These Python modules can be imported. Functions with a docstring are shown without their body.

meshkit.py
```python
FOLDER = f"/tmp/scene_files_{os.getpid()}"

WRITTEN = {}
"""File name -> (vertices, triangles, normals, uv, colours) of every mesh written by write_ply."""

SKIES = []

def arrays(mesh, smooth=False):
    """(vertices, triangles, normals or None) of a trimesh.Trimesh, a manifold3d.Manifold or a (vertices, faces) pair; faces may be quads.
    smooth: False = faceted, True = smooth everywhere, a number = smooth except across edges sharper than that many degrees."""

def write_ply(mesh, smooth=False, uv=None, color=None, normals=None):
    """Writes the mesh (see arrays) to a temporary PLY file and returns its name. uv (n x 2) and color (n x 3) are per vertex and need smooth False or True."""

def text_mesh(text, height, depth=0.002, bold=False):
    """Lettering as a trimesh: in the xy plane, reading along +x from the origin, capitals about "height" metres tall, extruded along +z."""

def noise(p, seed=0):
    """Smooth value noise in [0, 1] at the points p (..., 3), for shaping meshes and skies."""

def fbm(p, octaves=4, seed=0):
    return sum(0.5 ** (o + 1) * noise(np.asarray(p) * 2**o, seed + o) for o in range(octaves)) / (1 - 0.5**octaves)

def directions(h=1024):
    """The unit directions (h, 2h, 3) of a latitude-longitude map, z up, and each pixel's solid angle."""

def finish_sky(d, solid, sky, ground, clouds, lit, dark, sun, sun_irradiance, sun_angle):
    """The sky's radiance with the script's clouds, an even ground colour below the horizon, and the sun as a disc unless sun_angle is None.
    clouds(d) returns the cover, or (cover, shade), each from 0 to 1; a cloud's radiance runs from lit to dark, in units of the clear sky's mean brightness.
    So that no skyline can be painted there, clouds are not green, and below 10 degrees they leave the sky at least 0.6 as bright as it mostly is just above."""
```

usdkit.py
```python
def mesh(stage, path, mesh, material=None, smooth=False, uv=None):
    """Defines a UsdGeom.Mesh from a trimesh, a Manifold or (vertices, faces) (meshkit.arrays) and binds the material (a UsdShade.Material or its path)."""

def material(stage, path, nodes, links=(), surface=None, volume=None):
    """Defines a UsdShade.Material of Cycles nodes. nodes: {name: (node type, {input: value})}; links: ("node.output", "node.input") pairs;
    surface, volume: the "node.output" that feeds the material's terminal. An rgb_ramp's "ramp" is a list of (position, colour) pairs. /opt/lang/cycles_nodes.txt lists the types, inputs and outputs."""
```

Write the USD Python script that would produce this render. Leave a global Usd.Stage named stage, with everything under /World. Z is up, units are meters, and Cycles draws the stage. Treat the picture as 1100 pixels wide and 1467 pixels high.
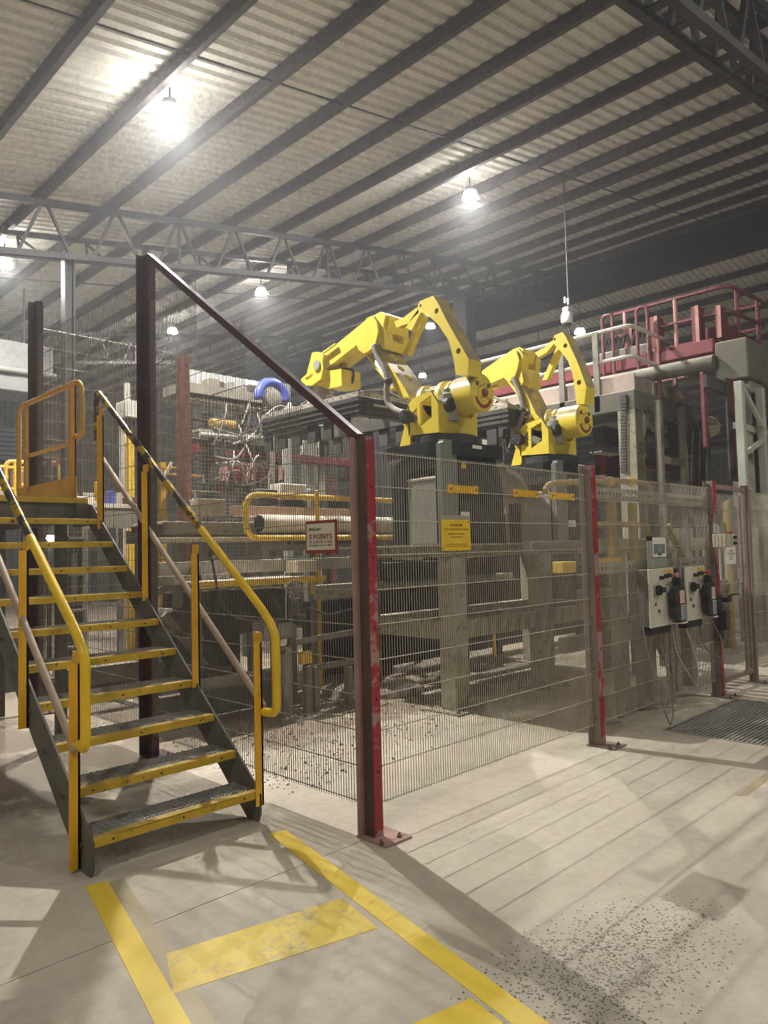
import math, random
import numpy as np, trimesh, manifold3d as m3, shapely
import shapely.geometry as sg
import usdkit, meshkit
from pxr import Usd, UsdGeom, UsdLux, UsdShade, Gf, Sdf

random.seed(7)
rng = np.random.default_rng(11)
stage = Usd.Stage.CreateInMemory()
UsdGeom.SetStageUpAxis(stage, UsdGeom.Tokens.z)
UsdGeom.SetStageMetersPerUnit(stage, 1.0)
UsdGeom.Xform.Define(stage, '/World')
UsdGeom.Scope.Define(stage, '/World/Looks')

# ------------------------------------------------------------------ camera
IW, IH = 1100.0, 1467.0
FPX, YAW, PITCH, ROLL = 1052.83, 0.7854, 0.0538, -0.0248
EYE = np.array([-2.8957, -3.0581, 1.6])
_f = np.array([math.cos(PITCH) * math.cos(YAW), math.cos(PITCH) * math.sin(YAW), math.sin(PITCH)])
_r = np.array([math.sin(YAW), -math.cos(YAW), 0.0])
_u = np.cross(_r, _f)
CR = math.cos(ROLL) * _r + math.sin(ROLL) * _u
CU = -math.sin(ROLL) * _r + math.cos(ROLL) * _u
EXPOSURE = 1.1
HAZE = 0.0032
cam = UsdGeom.Camera.Define(stage, '/World/camera')
cam.CreateHorizontalApertureAttr(24.0)
cam.CreateVerticalApertureAttr(24.0 * IH / IW)
cam.CreateFocalLengthAttr(24.0 * FPX / IW)
cam.CreateClippingRangeAttr(Gf.Vec2f(0.05, 200))
cam.CreateExposureAttr(EXPOSURE)
_m = Gf.Matrix4d(*CR, 0, *CU, 0, *(-_f), 0, *EYE, 1)
cam.AddTransformOp().Set(_m)

# ------------------------------------------------------------------ light: the hall's own high-bay lamps (built in high_bay() below), faint air light
LAMP = 9800.0
LAMP_COLOR = (1.0, 0.97, 0.91)
LAMPS = [  # x, y, z of the lens, relative strength
    (1.60, 5.05, 7.10, 1.7), (7.85, 5.20, 8.17, 1.45), (1.66, 11.3, 7.10, 1.0), (7.95, 12.0, 8.20, 1.0),
    (7.80, 16.2, 8.15, 0.9), (14.1, 11.7, 8.50, 0.2), (17.6, 15.2, 8.15, 0.15), (20.6, 12.0, 8.00, 0.15), (15.2, 7.2, 7.50, 0.15),
    (1.60, -6.5, 7.05, 0.2), (-4.7, -2.2, 6.00, 0.25), (7.2, -4.0, 8.1, 0.45)]
dome = UsdLux.DomeLight.Define(stage, '/World/hall_air_light')
dome.CreateColorAttr(Gf.Vec3f(0.9, 0.95, 1.0)); dome.CreateIntensityAttr(0.02)


def at(px, py, axis, val):
    """The point where the sight line through a pixel of the photograph meets the plane axis=val."""
    d = _f + CR * ((px - IW / 2) / FPX) + CU * ((IH / 2 - py) / FPX)
    return EYE + d * ((val - EYE[axis]) / d[axis])


# ------------------------------------------------------------------ names, things and parts
_names = {}


def numbered(parent, name):
    k = _names.get((parent, name), 0)
    _names[(parent, name)] = k + 1
    return name if k == 0 else '%s_%03d' % (name, k)


def data(prim, **kw):
    for k, v in kw.items():
        if v:
            prim.SetCustomDataByKey(k, v)


def arr(mesh):
    v, f, _ = meshkit.arrays(mesh)
    return np.asarray(v, float), np.asarray(f, int)


def cat(*ms):
    ms = [arr(m) for m in (ms[0] if len(ms) == 1 and isinstance(ms[0], list) else ms)]
    vs, fs, n = [], [], 0
    for v, f in ms:
        vs.append(v); fs.append(f + n); n += len(v)
    return np.vstack(vs), np.vstack(fs)


class Thing:
    """A thing: an Xform at its base under /World; part() gives it a part, or a sub-part of a part."""

    def __init__(s, name, label=None, category=None, group=None, kind=None):
        s.path = '/World/' + numbered('', name)
        s.meta = dict(label=label, category=category, group=group, kind=kind)
        s.items = []

    def part(s, name, mesh, mat, parent=None, label=None, kind=None, smooth=False):
        up = parent or s.path
        p = up + '/' + numbered(up, name)
        s.items.append((p, arr(mesh), mat, label, kind, smooth))
        return p

    def done(s):
        allv = np.vstack([v for _, (v, f), *_ in s.items])
        lo, hi = allv.min(0), allv.max(0)
        base = np.array([(lo[0] + hi[0]) / 2, (lo[1] + hi[1]) / 2, lo[2]])
        x = UsdGeom.Xform.Define(stage, s.path)
        x.AddTranslateOp().Set(Gf.Vec3d(*base))
        data(x.GetPrim(), **s.meta)
        for p, (v, f), mat, label, kind, smooth in s.items:
            q = usdkit.mesh(stage, p, (v - base, f), M(mat), smooth=smooth)
            data(q.GetPrim(), label=label, kind=kind)
        s.base = base
        return s


def single(name, mesh, mat, label=None, category=None, group=None, kind=None, smooth=False):
    """A thing that is one mesh."""
    q = usdkit.mesh(stage, '/World/' + numbered('', name), mesh, M(mat), smooth=smooth)
    data(q.GetPrim(), label=label, category=category, group=group, kind=kind)


def copy_of(t, offset, label=None, group=None):
    name = t.path.split('/')[-1]
    x = UsdGeom.Xform.Define(stage, '/World/' + numbered('', name))
    x.GetPrim().GetReferences().AddInternalReference(t.path)
    x.GetPrim().CreateAttribute('xformOp:translate', Sdf.ValueTypeNames.Double3).Set(Gf.Vec3d(*(t.base + np.asarray(offset, float))))
    data(x.GetPrim(), label=label or t.meta['label'], category=t.meta['category'], group=group or t.meta['group'])
    x.GetPrim().SetInstanceable(True)


# ------------------------------------------------------------------ shapes
def box(x0, x1, y0, y1, z0, z1, b=0.0):
    lo, hi = np.minimum((x0, y0, z0), (x1, y1, z1)), np.maximum((x0, y0, z0), (x1, y1, z1))
    if b <= 0:
        m = trimesh.creation.box(hi - lo)
        return m.vertices + (lo + hi) / 2, m.faces
    b = min(b, *(0.45 * (hi - lo)))
    pts = []
    for sx in (0, 1):
        for sy in (0, 1):
            for sz in (0, 1):
                c = np.where([sx, sy, sz], hi, lo)
                d = np.where([sx, sy, sz], -b, b)
                for k in range(3):
                    q = c + d
                    q[k] = c[k]
                    pts.append(q)
    h = trimesh.Trimesh(pts).convex_hull
    return h.vertices, h.faces


def prism(poly, axis, a0, a1, holes=()):
    """Extrudes a polygon that lies across an axis: x (y, z), y (x, z), z (x, y)."""
    g = poly if isinstance(poly, sg.base.BaseGeometry) else sg.Polygon(poly, holes)
    if not g.is_valid:
        g = g.buffer(0)
    out = []
    for q in getattr(g, 'geoms', [g]):
        m = trimesh.creation.extrude_polygon(q, abs(a1 - a0), engine='earcut')
        v = m.vertices.copy(); v[:, 2] += min(a0, a1)
        if axis == 0:
            w = np.c_[v[:, 2], v[:, 0], v[:, 1]]; f = m.faces
        elif axis == 1:
            w = np.c_[v[:, 0], v[:, 2], v[:, 1]]; f = m.faces[:, ::-1]
        else:
            w = v; f = m.faces
        out.append((w, f))
    return cat(out)


def flat(p, axis):
    return [(q[1], q[2]) if axis == 0 else (q[0], q[2]) if axis == 1 else (q[0], q[1]) for q in p]


def plate(pts, axis, val, thick, holes=()):
    """A plate whose outline is seen through these pixels at the plane axis=val, with its thickness behind that plane."""
    P = flat([at(x, y, axis, val) for x, y in pts], axis)
    H = [flat([at(x, y, axis, val) for x, y in h], axis) for h in holes]
    return prism(P, axis, val, val + thick, H)


def rect(px0, py0, px1, py1, axis, val, thick, b=0.0):
    """An upright box whose front reaches from one pixel's point to the other's at the plane axis=val."""
    p, q = at(px0, py0, axis, val), at(px1, py1, axis, val)
    if axis == 0:
        return box(val, val + thick, p[1], q[1], p[2], q[2], b)
    return box(p[0], q[0], val, val + thick, p[2], q[2], b)


def frame(d, up=(0, 0, 1)):
    d = np.asarray(d, float); d = d / np.linalg.norm(d)
    s = np.cross(d, up)
    if np.linalg.norm(s) < 1e-6:
        s = np.cross(d, (1, 0, 0))
    s /= np.linalg.norm(s)
    return d, s, np.cross(s, d)


def beam(p, q, w, h, up=(0, 0, 1)):
    p, q = np.asarray(p, float), np.asarray(q, float)
    d, s, u = frame(q - p, up)
    v = np.array([e + a * s * w / 2 + b * u * h / 2 for e in (p, q) for a, b in ((-1, -1), (1, -1), (1, 1), (-1, 1))])
    f = [(0, 1, 2), (0, 2, 3), (4, 6, 5), (4, 7, 6)] + [t for k in range(4) for t in ((k, k + 4, (k + 1) % 4), ((k + 1) % 4, k + 4, (k + 1) % 4 + 4))]
    f = np.array(f)
    return v, f[:, ::-1]


def tube(path, r, n=8):
    P = np.asarray(path, float)
    T = np.gradient(P, axis=0)
    T /= np.maximum(np.linalg.norm(T, axis=1, keepdims=True), 1e-9)
    a = np.cross(T[0], (0.31, 0.2, 0.93)); a /= np.linalg.norm(a)
    rows = []
    R = np.broadcast_to(r, (len(P),))
    for i in range(len(P)):
        a = a - T[i] * (a @ T[i]); a /= np.linalg.norm(a)
        b = np.cross(T[i], a)
        t = np.arange(n) * 2 * np.pi / n
        rows.append(P[i] + R[i] * (np.cos(t)[:, None] * a + np.sin(t)[:, None] * b))
    v = np.vstack(rows + [P[:1], P[-1:]])
    f = []
    for i in range(len(P) - 1):
        for k in range(n):
            A, B = i * n + k, i * n + (k + 1) % n
            f += [(A, B, A + n), (B, B + n, A + n)]
    c0, c1, L = len(v) - 2, len(v) - 1, (len(P) - 1) * n
    for k in range(n):
        f += [(c0, (k + 1) % n, k), (c1, L + k, L + (k + 1) % n)]
    return v, np.array(f)


def curve(pts, steps=6):
    """A smooth path through the points (Catmull-Rom)."""
    P = np.asarray(pts, float); P = np.vstack([2 * P[0] - P[1], P, 2 * P[-1] - P[-2]])
    out = []
    for i in range(1, len(P) - 2):
        for t in np.linspace(0, 1, steps, endpoint=False):
            a, b, c, d = P[i - 1], P[i], P[i + 1], P[i + 2]
            out.append(0.5 * (2 * b + (c - a) * t + (2 * a - 5 * b + 4 * c - d) * t * t + (3 * b - a - 3 * c + d) * t ** 3))
    return np.array(out + [P[-2]])


def rounded(pts, r, steps=5):
    """A path of straight runs with rounded corners."""
    P = [np.asarray(p, float) for p in pts]
    out = [P[0]]
    for a, b, c in zip(P, P[1:], P[2:]):
        u, w = a - b, c - b
        k = min(r, 0.45 * np.linalg.norm(u), 0.45 * np.linalg.norm(w))
        s, e = b + u / np.linalg.norm(u) * k, b + w / np.linalg.norm(w) * k
        for t in np.linspace(0, 1, steps):
            out.append((1 - t) ** 2 * s + 2 * t * (1 - t) * b + t * t * e)
    return np.array(out + [P[-1]])


def lathe(profile, base, axis=2, n=20):
    """(radius, height) pairs turned about an axis through base."""
    t = np.arange(n) * 2 * np.pi / n
    v = np.array([[r * math.cos(a), r * math.sin(a), h] for r, h in profile for a in t])
    f = []
    for i in range(len(profile) - 1):
        for k in range(n):
            A, B = i * n + k, i * n + (k + 1) % n
            f += [(A, B, A + n), (B, B + n, A + n)]
    v = np.vstack([v, [[0, 0, profile[0][1]], [0, 0, profile[-1][1]]]])
    L = (len(profile) - 1) * n
    for k in range(n):
        f += [(len(v) - 2, (k + 1) % n, k), (len(v) - 1, L + k, L + (k + 1) % n)]
    f = np.array(f)
    if axis == 0:
        v = np.c_[v[:, 2], v[:, 0], v[:, 1]]
    elif axis == 1:
        v = np.c_[v[:, 1], v[:, 2], v[:, 0]]
    return v + np.asarray(base, float), f


def cyl(p, q, r, n=14):
    return tube([p, q], r, n)


def ibeam(p, q, h, w, t=0.012, up=(0, 0, 1)):
    d, s, u = frame(np.asarray(q, float) - p, up)
    p, q = np.asarray(p, float), np.asarray(q, float)
    o = u * (h / 2 - t / 2)
    return cat(beam(p + o, q + o, w, t, up), beam(p - o, q - o, w, t, up), beam(p, q, t, h - 2 * t, up))


def man(mesh):
    v, f = arr(mesh)
    return m3.Manifold(m3.Mesh(vert_properties=v.astype(np.float32), tri_verts=f.astype(np.uint32)))


def cut(a, *bs):
    A = man(trimesh.Trimesh(*arr(a)))
    for b in bs:
        A = A - man(trimesh.Trimesh(*arr(b)))
    return A


def ball(c, r, sub=1, s=(1, 1, 1)):
    m = trimesh.creation.icosphere(sub, r)
    return m.vertices * np.asarray(s) + np.asarray(c, float), m.faces


def letters(text, h, where, facing, depth=0.0015, bold=False, center=True, width=None):
    """Lettering on an upright face: facing 'front' looks along -y, 'side' along -x."""
    m = meshkit.text_mesh(text, h, depth, bold)
    v = m.vertices.copy()
    if width:
        v[:, 0] *= width / (v[:, 0].max() - v[:, 0].min())
    if center:
        v[:, 0] -= (v[:, 0].max() + v[:, 0].min()) / 2
    w = np.c_[v[:, 0], -v[:, 2], v[:, 1]] if facing == 'front' else np.c_[-v[:, 2], -v[:, 0], v[:, 1]]
    return w + np.asarray(where, float), m.faces


# ------------------------------------------------------------------ materials
_mats = {}


def M(name):
    return _mats[name]


def paint(name, color, rough=0.5, metal=0.0, var=0.12, scale=3.0, dust=0.0, dust_color=(0.36, 0.30, 0.24), wear=None, wear_amt=0.5, bump=0.0, bump_scale=40, wear_scale=9, spec=0.4, dust_lo=0.25):
    """Paint or metal: tone variation, dust lying on upward faces, chips of another colour with their own outline."""
    c = np.array(color, float)
    N = {'g': ('geometry', {}), 'n1': ('noise_texture', {'scale': scale, 'detail': 4.0, 'roughness': 0.6}),
         'r1': ('rgb_ramp', {'ramp': [(0.3, tuple(c * (1 - var))), (0.7, tuple(np.minimum(c * (1 + var), 1)))]}),
         'p': ('principled_bsdf', {'roughness': rough, 'metallic': metal, 'specular_ior_level': spec})}
    L = [('g.position', 'n1.vector'), ('n1.fac', 'r1.fac')]
    out = 'r1.color'
    if wear is not None:
        N['n2'] = ('noise_texture', {'scale': wear_scale, 'detail': 6.0, 'roughness': 0.7})
        N['r2'] = ('rgb_ramp', {'ramp': [(1 - wear_amt - 0.02, (0, 0, 0)), (1 - wear_amt + 0.02, (1, 1, 1))]})
        N['m2'] = ('mix_color', {'b': wear})
        L += [('g.position', 'n2.vector'), ('n2.fac', 'r2.fac'), ('r2.color', 'm2.fac'), (out, 'm2.a')]
        out = 'm2.result'
    if dust > 0:
        N['s'] = ('separate_xyz', {}); N['mr'] = ('map_range', {'from_min': dust_lo, 'from_max': dust_lo + (0.5 if dust_lo > 0.2 else 0.3), 'to_min': 0.0, 'to_max': dust, 'clamp': True})
        N['n3'] = ('noise_texture', {'scale': scale * 2.2, 'detail': 5.0}); N['mu'] = ('math', {'math_type': 'multiply', 'use_clamp': True})
        N['r3'] = ('rgb_ramp', {'ramp': [(0.3, (0.55, 0.55, 0.55)), (0.6, (1, 1, 1))]}); N['m3'] = ('mix_color', {'b': dust_color})
        L += [('g.normal', 's.vector'), ('s.z', 'mr.value'), ('g.position', 'n3.vector'), ('n3.fac', 'r3.fac'), ('mr.result', 'mu.value1'), ('r3.color', 'mu.value2'), ('mu.value', 'm3.fac'), (out, 'm3.a')]
        out = 'm3.result'
    L.append((out, 'p.base_color'))
    if bump > 0:
        N['n4'] = ('noise_texture', {'scale': bump_scale, 'detail': 3.0}); N['b'] = ('bump', {'strength': bump, 'distance': 0.01})
        L += [('g.position', 'n4.vector'), ('n4.fac', 'b.height'), ('b.normal', 'p.normal')]
    _mats[name] = usdkit.material(stage, '/World/Looks/' + name, N, L, surface='p.BSDF')


def glow(name, color, strength):
    _mats[name] = usdkit.material(stage, '/World/Looks/' + name, {'e': ('emission', {'color': color, 'strength': strength})}, [], surface='e.emission')


DUST = (0.38, 0.33, 0.26)
paint('roof_sheet', (0.60, 0.59, 0.545), 0.75, 0.0, 0.10, 0.6, spec=0.15)
paint('steel_brown', (0.068, 0.057, 0.057), 0.6, 0, 0.2, 1.2)
paint('steel_dark', (0.035, 0.035, 0.036), 0.6, 0, 0.25, 2)
paint('steel_truss', (0.045, 0.042, 0.043), 0.6, 0, 0.2, 2)
paint('wall_cladding', (0.20, 0.20, 0.19), 0.5, 0, 0.15, 0.5)
paint('wall_white', (0.72, 0.71, 0.67), 0.6, 0, 0.06, 1)
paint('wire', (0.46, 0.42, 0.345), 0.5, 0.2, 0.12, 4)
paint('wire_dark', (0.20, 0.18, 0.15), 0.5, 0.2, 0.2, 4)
paint('post_red', (0.33, 0.022, 0.035), 0.45, 0, 0.15, 3, 0.8, (0.42, 0.30, 0.27), wear=(0.37, 0.22, 0.20), wear_amt=0.46, wear_scale=3.5)
paint('post_pink', (0.38, 0.24, 0.21), 0.6, 0, 0.15, 4)
paint('post_dusty', (0.26, 0.205, 0.175), 0.6, 0, 0.15, 3, wear=(0.30, 0.06, 0.07), wear_amt=0.36, wear_scale=4)
paint('post_brown', (0.085, 0.055, 0.040), 0.6, 0, 0.25, 4)
paint('post_maroon', (0.072, 0.028, 0.030), 0.5, 0, 0.3, 3)
paint('gate_rust', (0.27, 0.20, 0.17), 0.6, 0, 0.2, 4, wear=(0.27, 0.08, 0.08), wear_amt=0.40)
paint('stair_yellow', (0.78, 0.43, 0.018), 0.38, 0, 0.08, 4, wear=(0.16, 0.10, 0.03), wear_amt=0.30, wear_scale=16)
paint('gate_yellow', (0.60, 0.32, 0.035), 0.5, 0, 0.12, 4)
paint('rail_yellow', (0.80, 0.52, 0.02), 0.33, 0, 0.08, 4, wear=(0.05, 0.05, 0.035), wear_amt=0.29, wear_scale=14)
paint('rail_bare', (0.10, 0.095, 0.085), 0.28, 0.6, 0.3, 8, wear=(0.66, 0.43, 0.03), wear_amt=0.47, wear_scale=6)
paint('rail_dusty', (0.40, 0.31, 0.24), 0.6, 0, 0.15, 6, wear=(0.45, 0.27, 0.06), wear_amt=0.35)
paint('nosing', (0.60, 0.40, 0.03), 0.5, 0, 0.15, 6, 0.35, (0.33, 0.29, 0.18), wear=(0.13, 0.10, 0.05), wear_amt=0.37, wear_scale=18)
paint('stringer', (0.135, 0.125, 0.098), 0.6, 0, 0.2, 5, wear=(0.07, 0.065, 0.055), wear_amt=0.35)
paint('grating', (0.36, 0.345, 0.31), 0.5, 0.25, 0.2, 6)
paint('bolt', (0.16, 0.14, 0.12), 0.5, 0.5, 0.2, 8)
paint('robot_yellow', (0.78, 0.62, 0.06), 0.42, 0, 0.07, 2.5, 0.95, (0.30, 0.25, 0.185), wear=(0.42, 0.36, 0.16), wear_amt=0.29, wear_scale=5, dust_lo=0.03)
paint('robot_black', (0.020, 0.022, 0.022), 0.4, 0, 0.2, 3, 0.5)
paint('panel_green', (0.17, 0.185, 0.155), 0.5, 0, 0.1, 3, 0.4)
paint('cabinet_grey', (0.30, 0.31, 0.27), 0.5, 0, 0.1, 3, 0.6)
paint('hose_grey', (0.24, 0.22, 0.19), 0.6, 0, 0.2, 8)
paint('hose_pale', (0.50, 0.47, 0.41), 0.6, 0, 0.2, 8)
paint('cable_dark', (0.05, 0.047, 0.043), 0.6, 0, 0.2, 8)
paint('hole_dark', (0.025, 0.023, 0.020), 0.8, 0, 0.1, 8)
paint('clown_red', (0.30, 0.045, 0.03), 0.5, 0, 0.2, 12)
paint('clown_dark', (0.16, 0.09, 0.03), 0.5, 0, 0.2, 12)
paint('stand', (0.31, 0.295, 0.215), 0.6, 0, 0.22, 3, 0.6, DUST, wear=(0.19, 0.17, 0.11), wear_amt=0.42, wear_scale=12)
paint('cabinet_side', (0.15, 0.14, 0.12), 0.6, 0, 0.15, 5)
paint('gripper_dark', (0.055, 0.050, 0.045), 0.6, 0, 0.3, 5, 0.7)
paint('dusty_cover', (0.36, 0.32, 0.26), 0.75, 0, 0.2, 6, 0.5)
paint('machine_olive', (0.23, 0.21, 0.165), 0.6, 0, 0.2, 3, 0.7)
paint('machine_dark', (0.055, 0.050, 0.043), 0.7, 0, 0.3, 3, 0.6)
paint('machine_red', (0.16, 0.022, 0.030), 0.5, 0, 0.2, 2, 0.45, (0.20, 0.11, 0.10))
paint('rail_pink', (0.42, 0.215, 0.195), 0.5, 0, 0.2, 4)
paint('rail_red', (0.125, 0.030, 0.036), 0.45, 0, 0.2, 4)
paint('beam_grey', (0.125, 0.115, 0.088), 0.65, 0, 0.2, 2, 0.6)
paint('frame_mint', (0.42, 0.44, 0.37), 0.55, 0, 0.12, 2)
paint('dusty_deck', (0.43, 0.34, 0.29), 0.7, 0, 0.15, 3)
paint('dull_yellow', (0.40, 0.27, 0.06), 0.55, 0, 0.15, 4, 0.5)
paint('duct_grey', (0.15, 0.15, 0.145), 0.6, 0, 0.1, 1)
paint('machine_yellow', (0.72, 0.45, 0.03), 0.45, 0, 0.1, 4, 0.5)
paint('cream', (0.63, 0.60, 0.49), 0.45, 0, 0.07, 4)
paint('beige', (0.50, 0.45, 0.33), 0.6, 0, 0.1, 4)
paint('board_brown', (0.40, 0.27, 0.18), 0.7, 0, 0.15, 5)
paint('white_dusty', (0.66, 0.60, 0.52), 0.6, 0, 0.12, 5)
paint('belt_white', (0.60, 0.54, 0.45), 0.7, 0, 0.12, 5)
paint('blue_plastic', (0.07, 0.10, 0.45), 0.4, 0, 0.1, 4)
paint('ochre', (0.50, 0.33, 0.10), 0.5, 0, 0.1, 4)
paint('sign_white', (0.66, 0.63, 0.52), 0.5, 0, 0.05, 9)
paint('sign_red', (0.27, 0.035, 0.025), 0.5, 0, 0.1, 9)
paint('sign_text_dark', (0.035, 0.03, 0.025), 0.6, 0, 0, 9)
paint('sign_text_red', (0.22, 0.035, 0.03), 0.6, 0, 0, 9)
paint('sign_yellow', (0.83, 0.55, 0.02), 0.45, 0, 0.08, 9, wear=(0.70, 0.50, 0.25), wear_amt=0.36, wear_scale=11)
paint('label_yellow', (0.82, 0.50, 0.04), 0.4, 0, 0.05, 9)
paint('text_olive', (0.30, 0.19, 0.01), 0.6, 0, 0, 9)
paint('paper', (0.80, 0.77, 0.70), 0.6, 0, 0.03, 9)
paint('print_blue_grey', (0.20, 0.21, 0.26), 0.5, 0, 0.2, 30)
paint('print_pink', (0.70, 0.45, 0.42), 0.5, 0, 0.1, 30)
paint('key_white', (0.70, 0.68, 0.62), 0.5, 0, 0.05, 20)
paint('key_blue', (0.12, 0.19, 0.42), 0.5, 0, 0.1, 20)
paint('pendant_black', (0.030, 0.030, 0.029), 0.45, 0, 0.2, 12)
paint('stop_red', (0.60, 0.05, 0.04), 0.4, 0, 0.05, 12)
paint('stop_pink', (0.62, 0.30, 0.30), 0.4, 0, 0.05, 12)
paint('cam_white', (0.70, 0.70, 0.68), 0.35, 0, 0.03, 12)
paint('tray_metal', (0.42, 0.39, 0.33), 0.5, 0.3, 0.12, 6, 0.4)
paint('orange_cloth', (0.80, 0.22, 0.06), 0.8, 0, 0.1, 20)
paint('dark_cloth', (0.04, 0.045, 0.055), 0.85, 0, 0.2, 20)
paint('skin', (0.48, 0.28, 0.20), 0.6, 0, 0.05, 20)
paint('hair_dark', (0.03, 0.022, 0.018), 0.8, 0, 0.1, 30)
paint('reflective', (0.75, 0.73, 0.65), 0.3, 0, 0.05, 20)
paint('pebble_dark', (0.17, 0.16, 0.135), 0.6, 0, 0.4, 60)
paint('pebble_pale', (0.48, 0.44, 0.36), 0.6, 0, 0.2, 60)
paint('rubble', (0.22, 0.17, 0.13), 0.9, 0, 0.4, 30)
paint('pit_dark', (0.06, 0.055, 0.048), 0.9, 0, 0.2, 2)
paint('lamp_housing', (0.35, 0.35, 0.35), 0.4, 0.3, 0.05, 4)
for _s in sorted({L[3] for L in LAMPS}):
    glow('lamp_led_%d' % round(_s * 100), LAMP_COLOR, LAMP * _s)
glow('lamp_reflector', LAMP_COLOR, 22.0)
glow('lamp_collar', LAMP_COLOR, 55.0)
glow('lamp_collar_low', LAMP_COLOR, 12.0)
glow('flood_lens', (1.0, 0.97, 0.9), 40.0)


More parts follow.
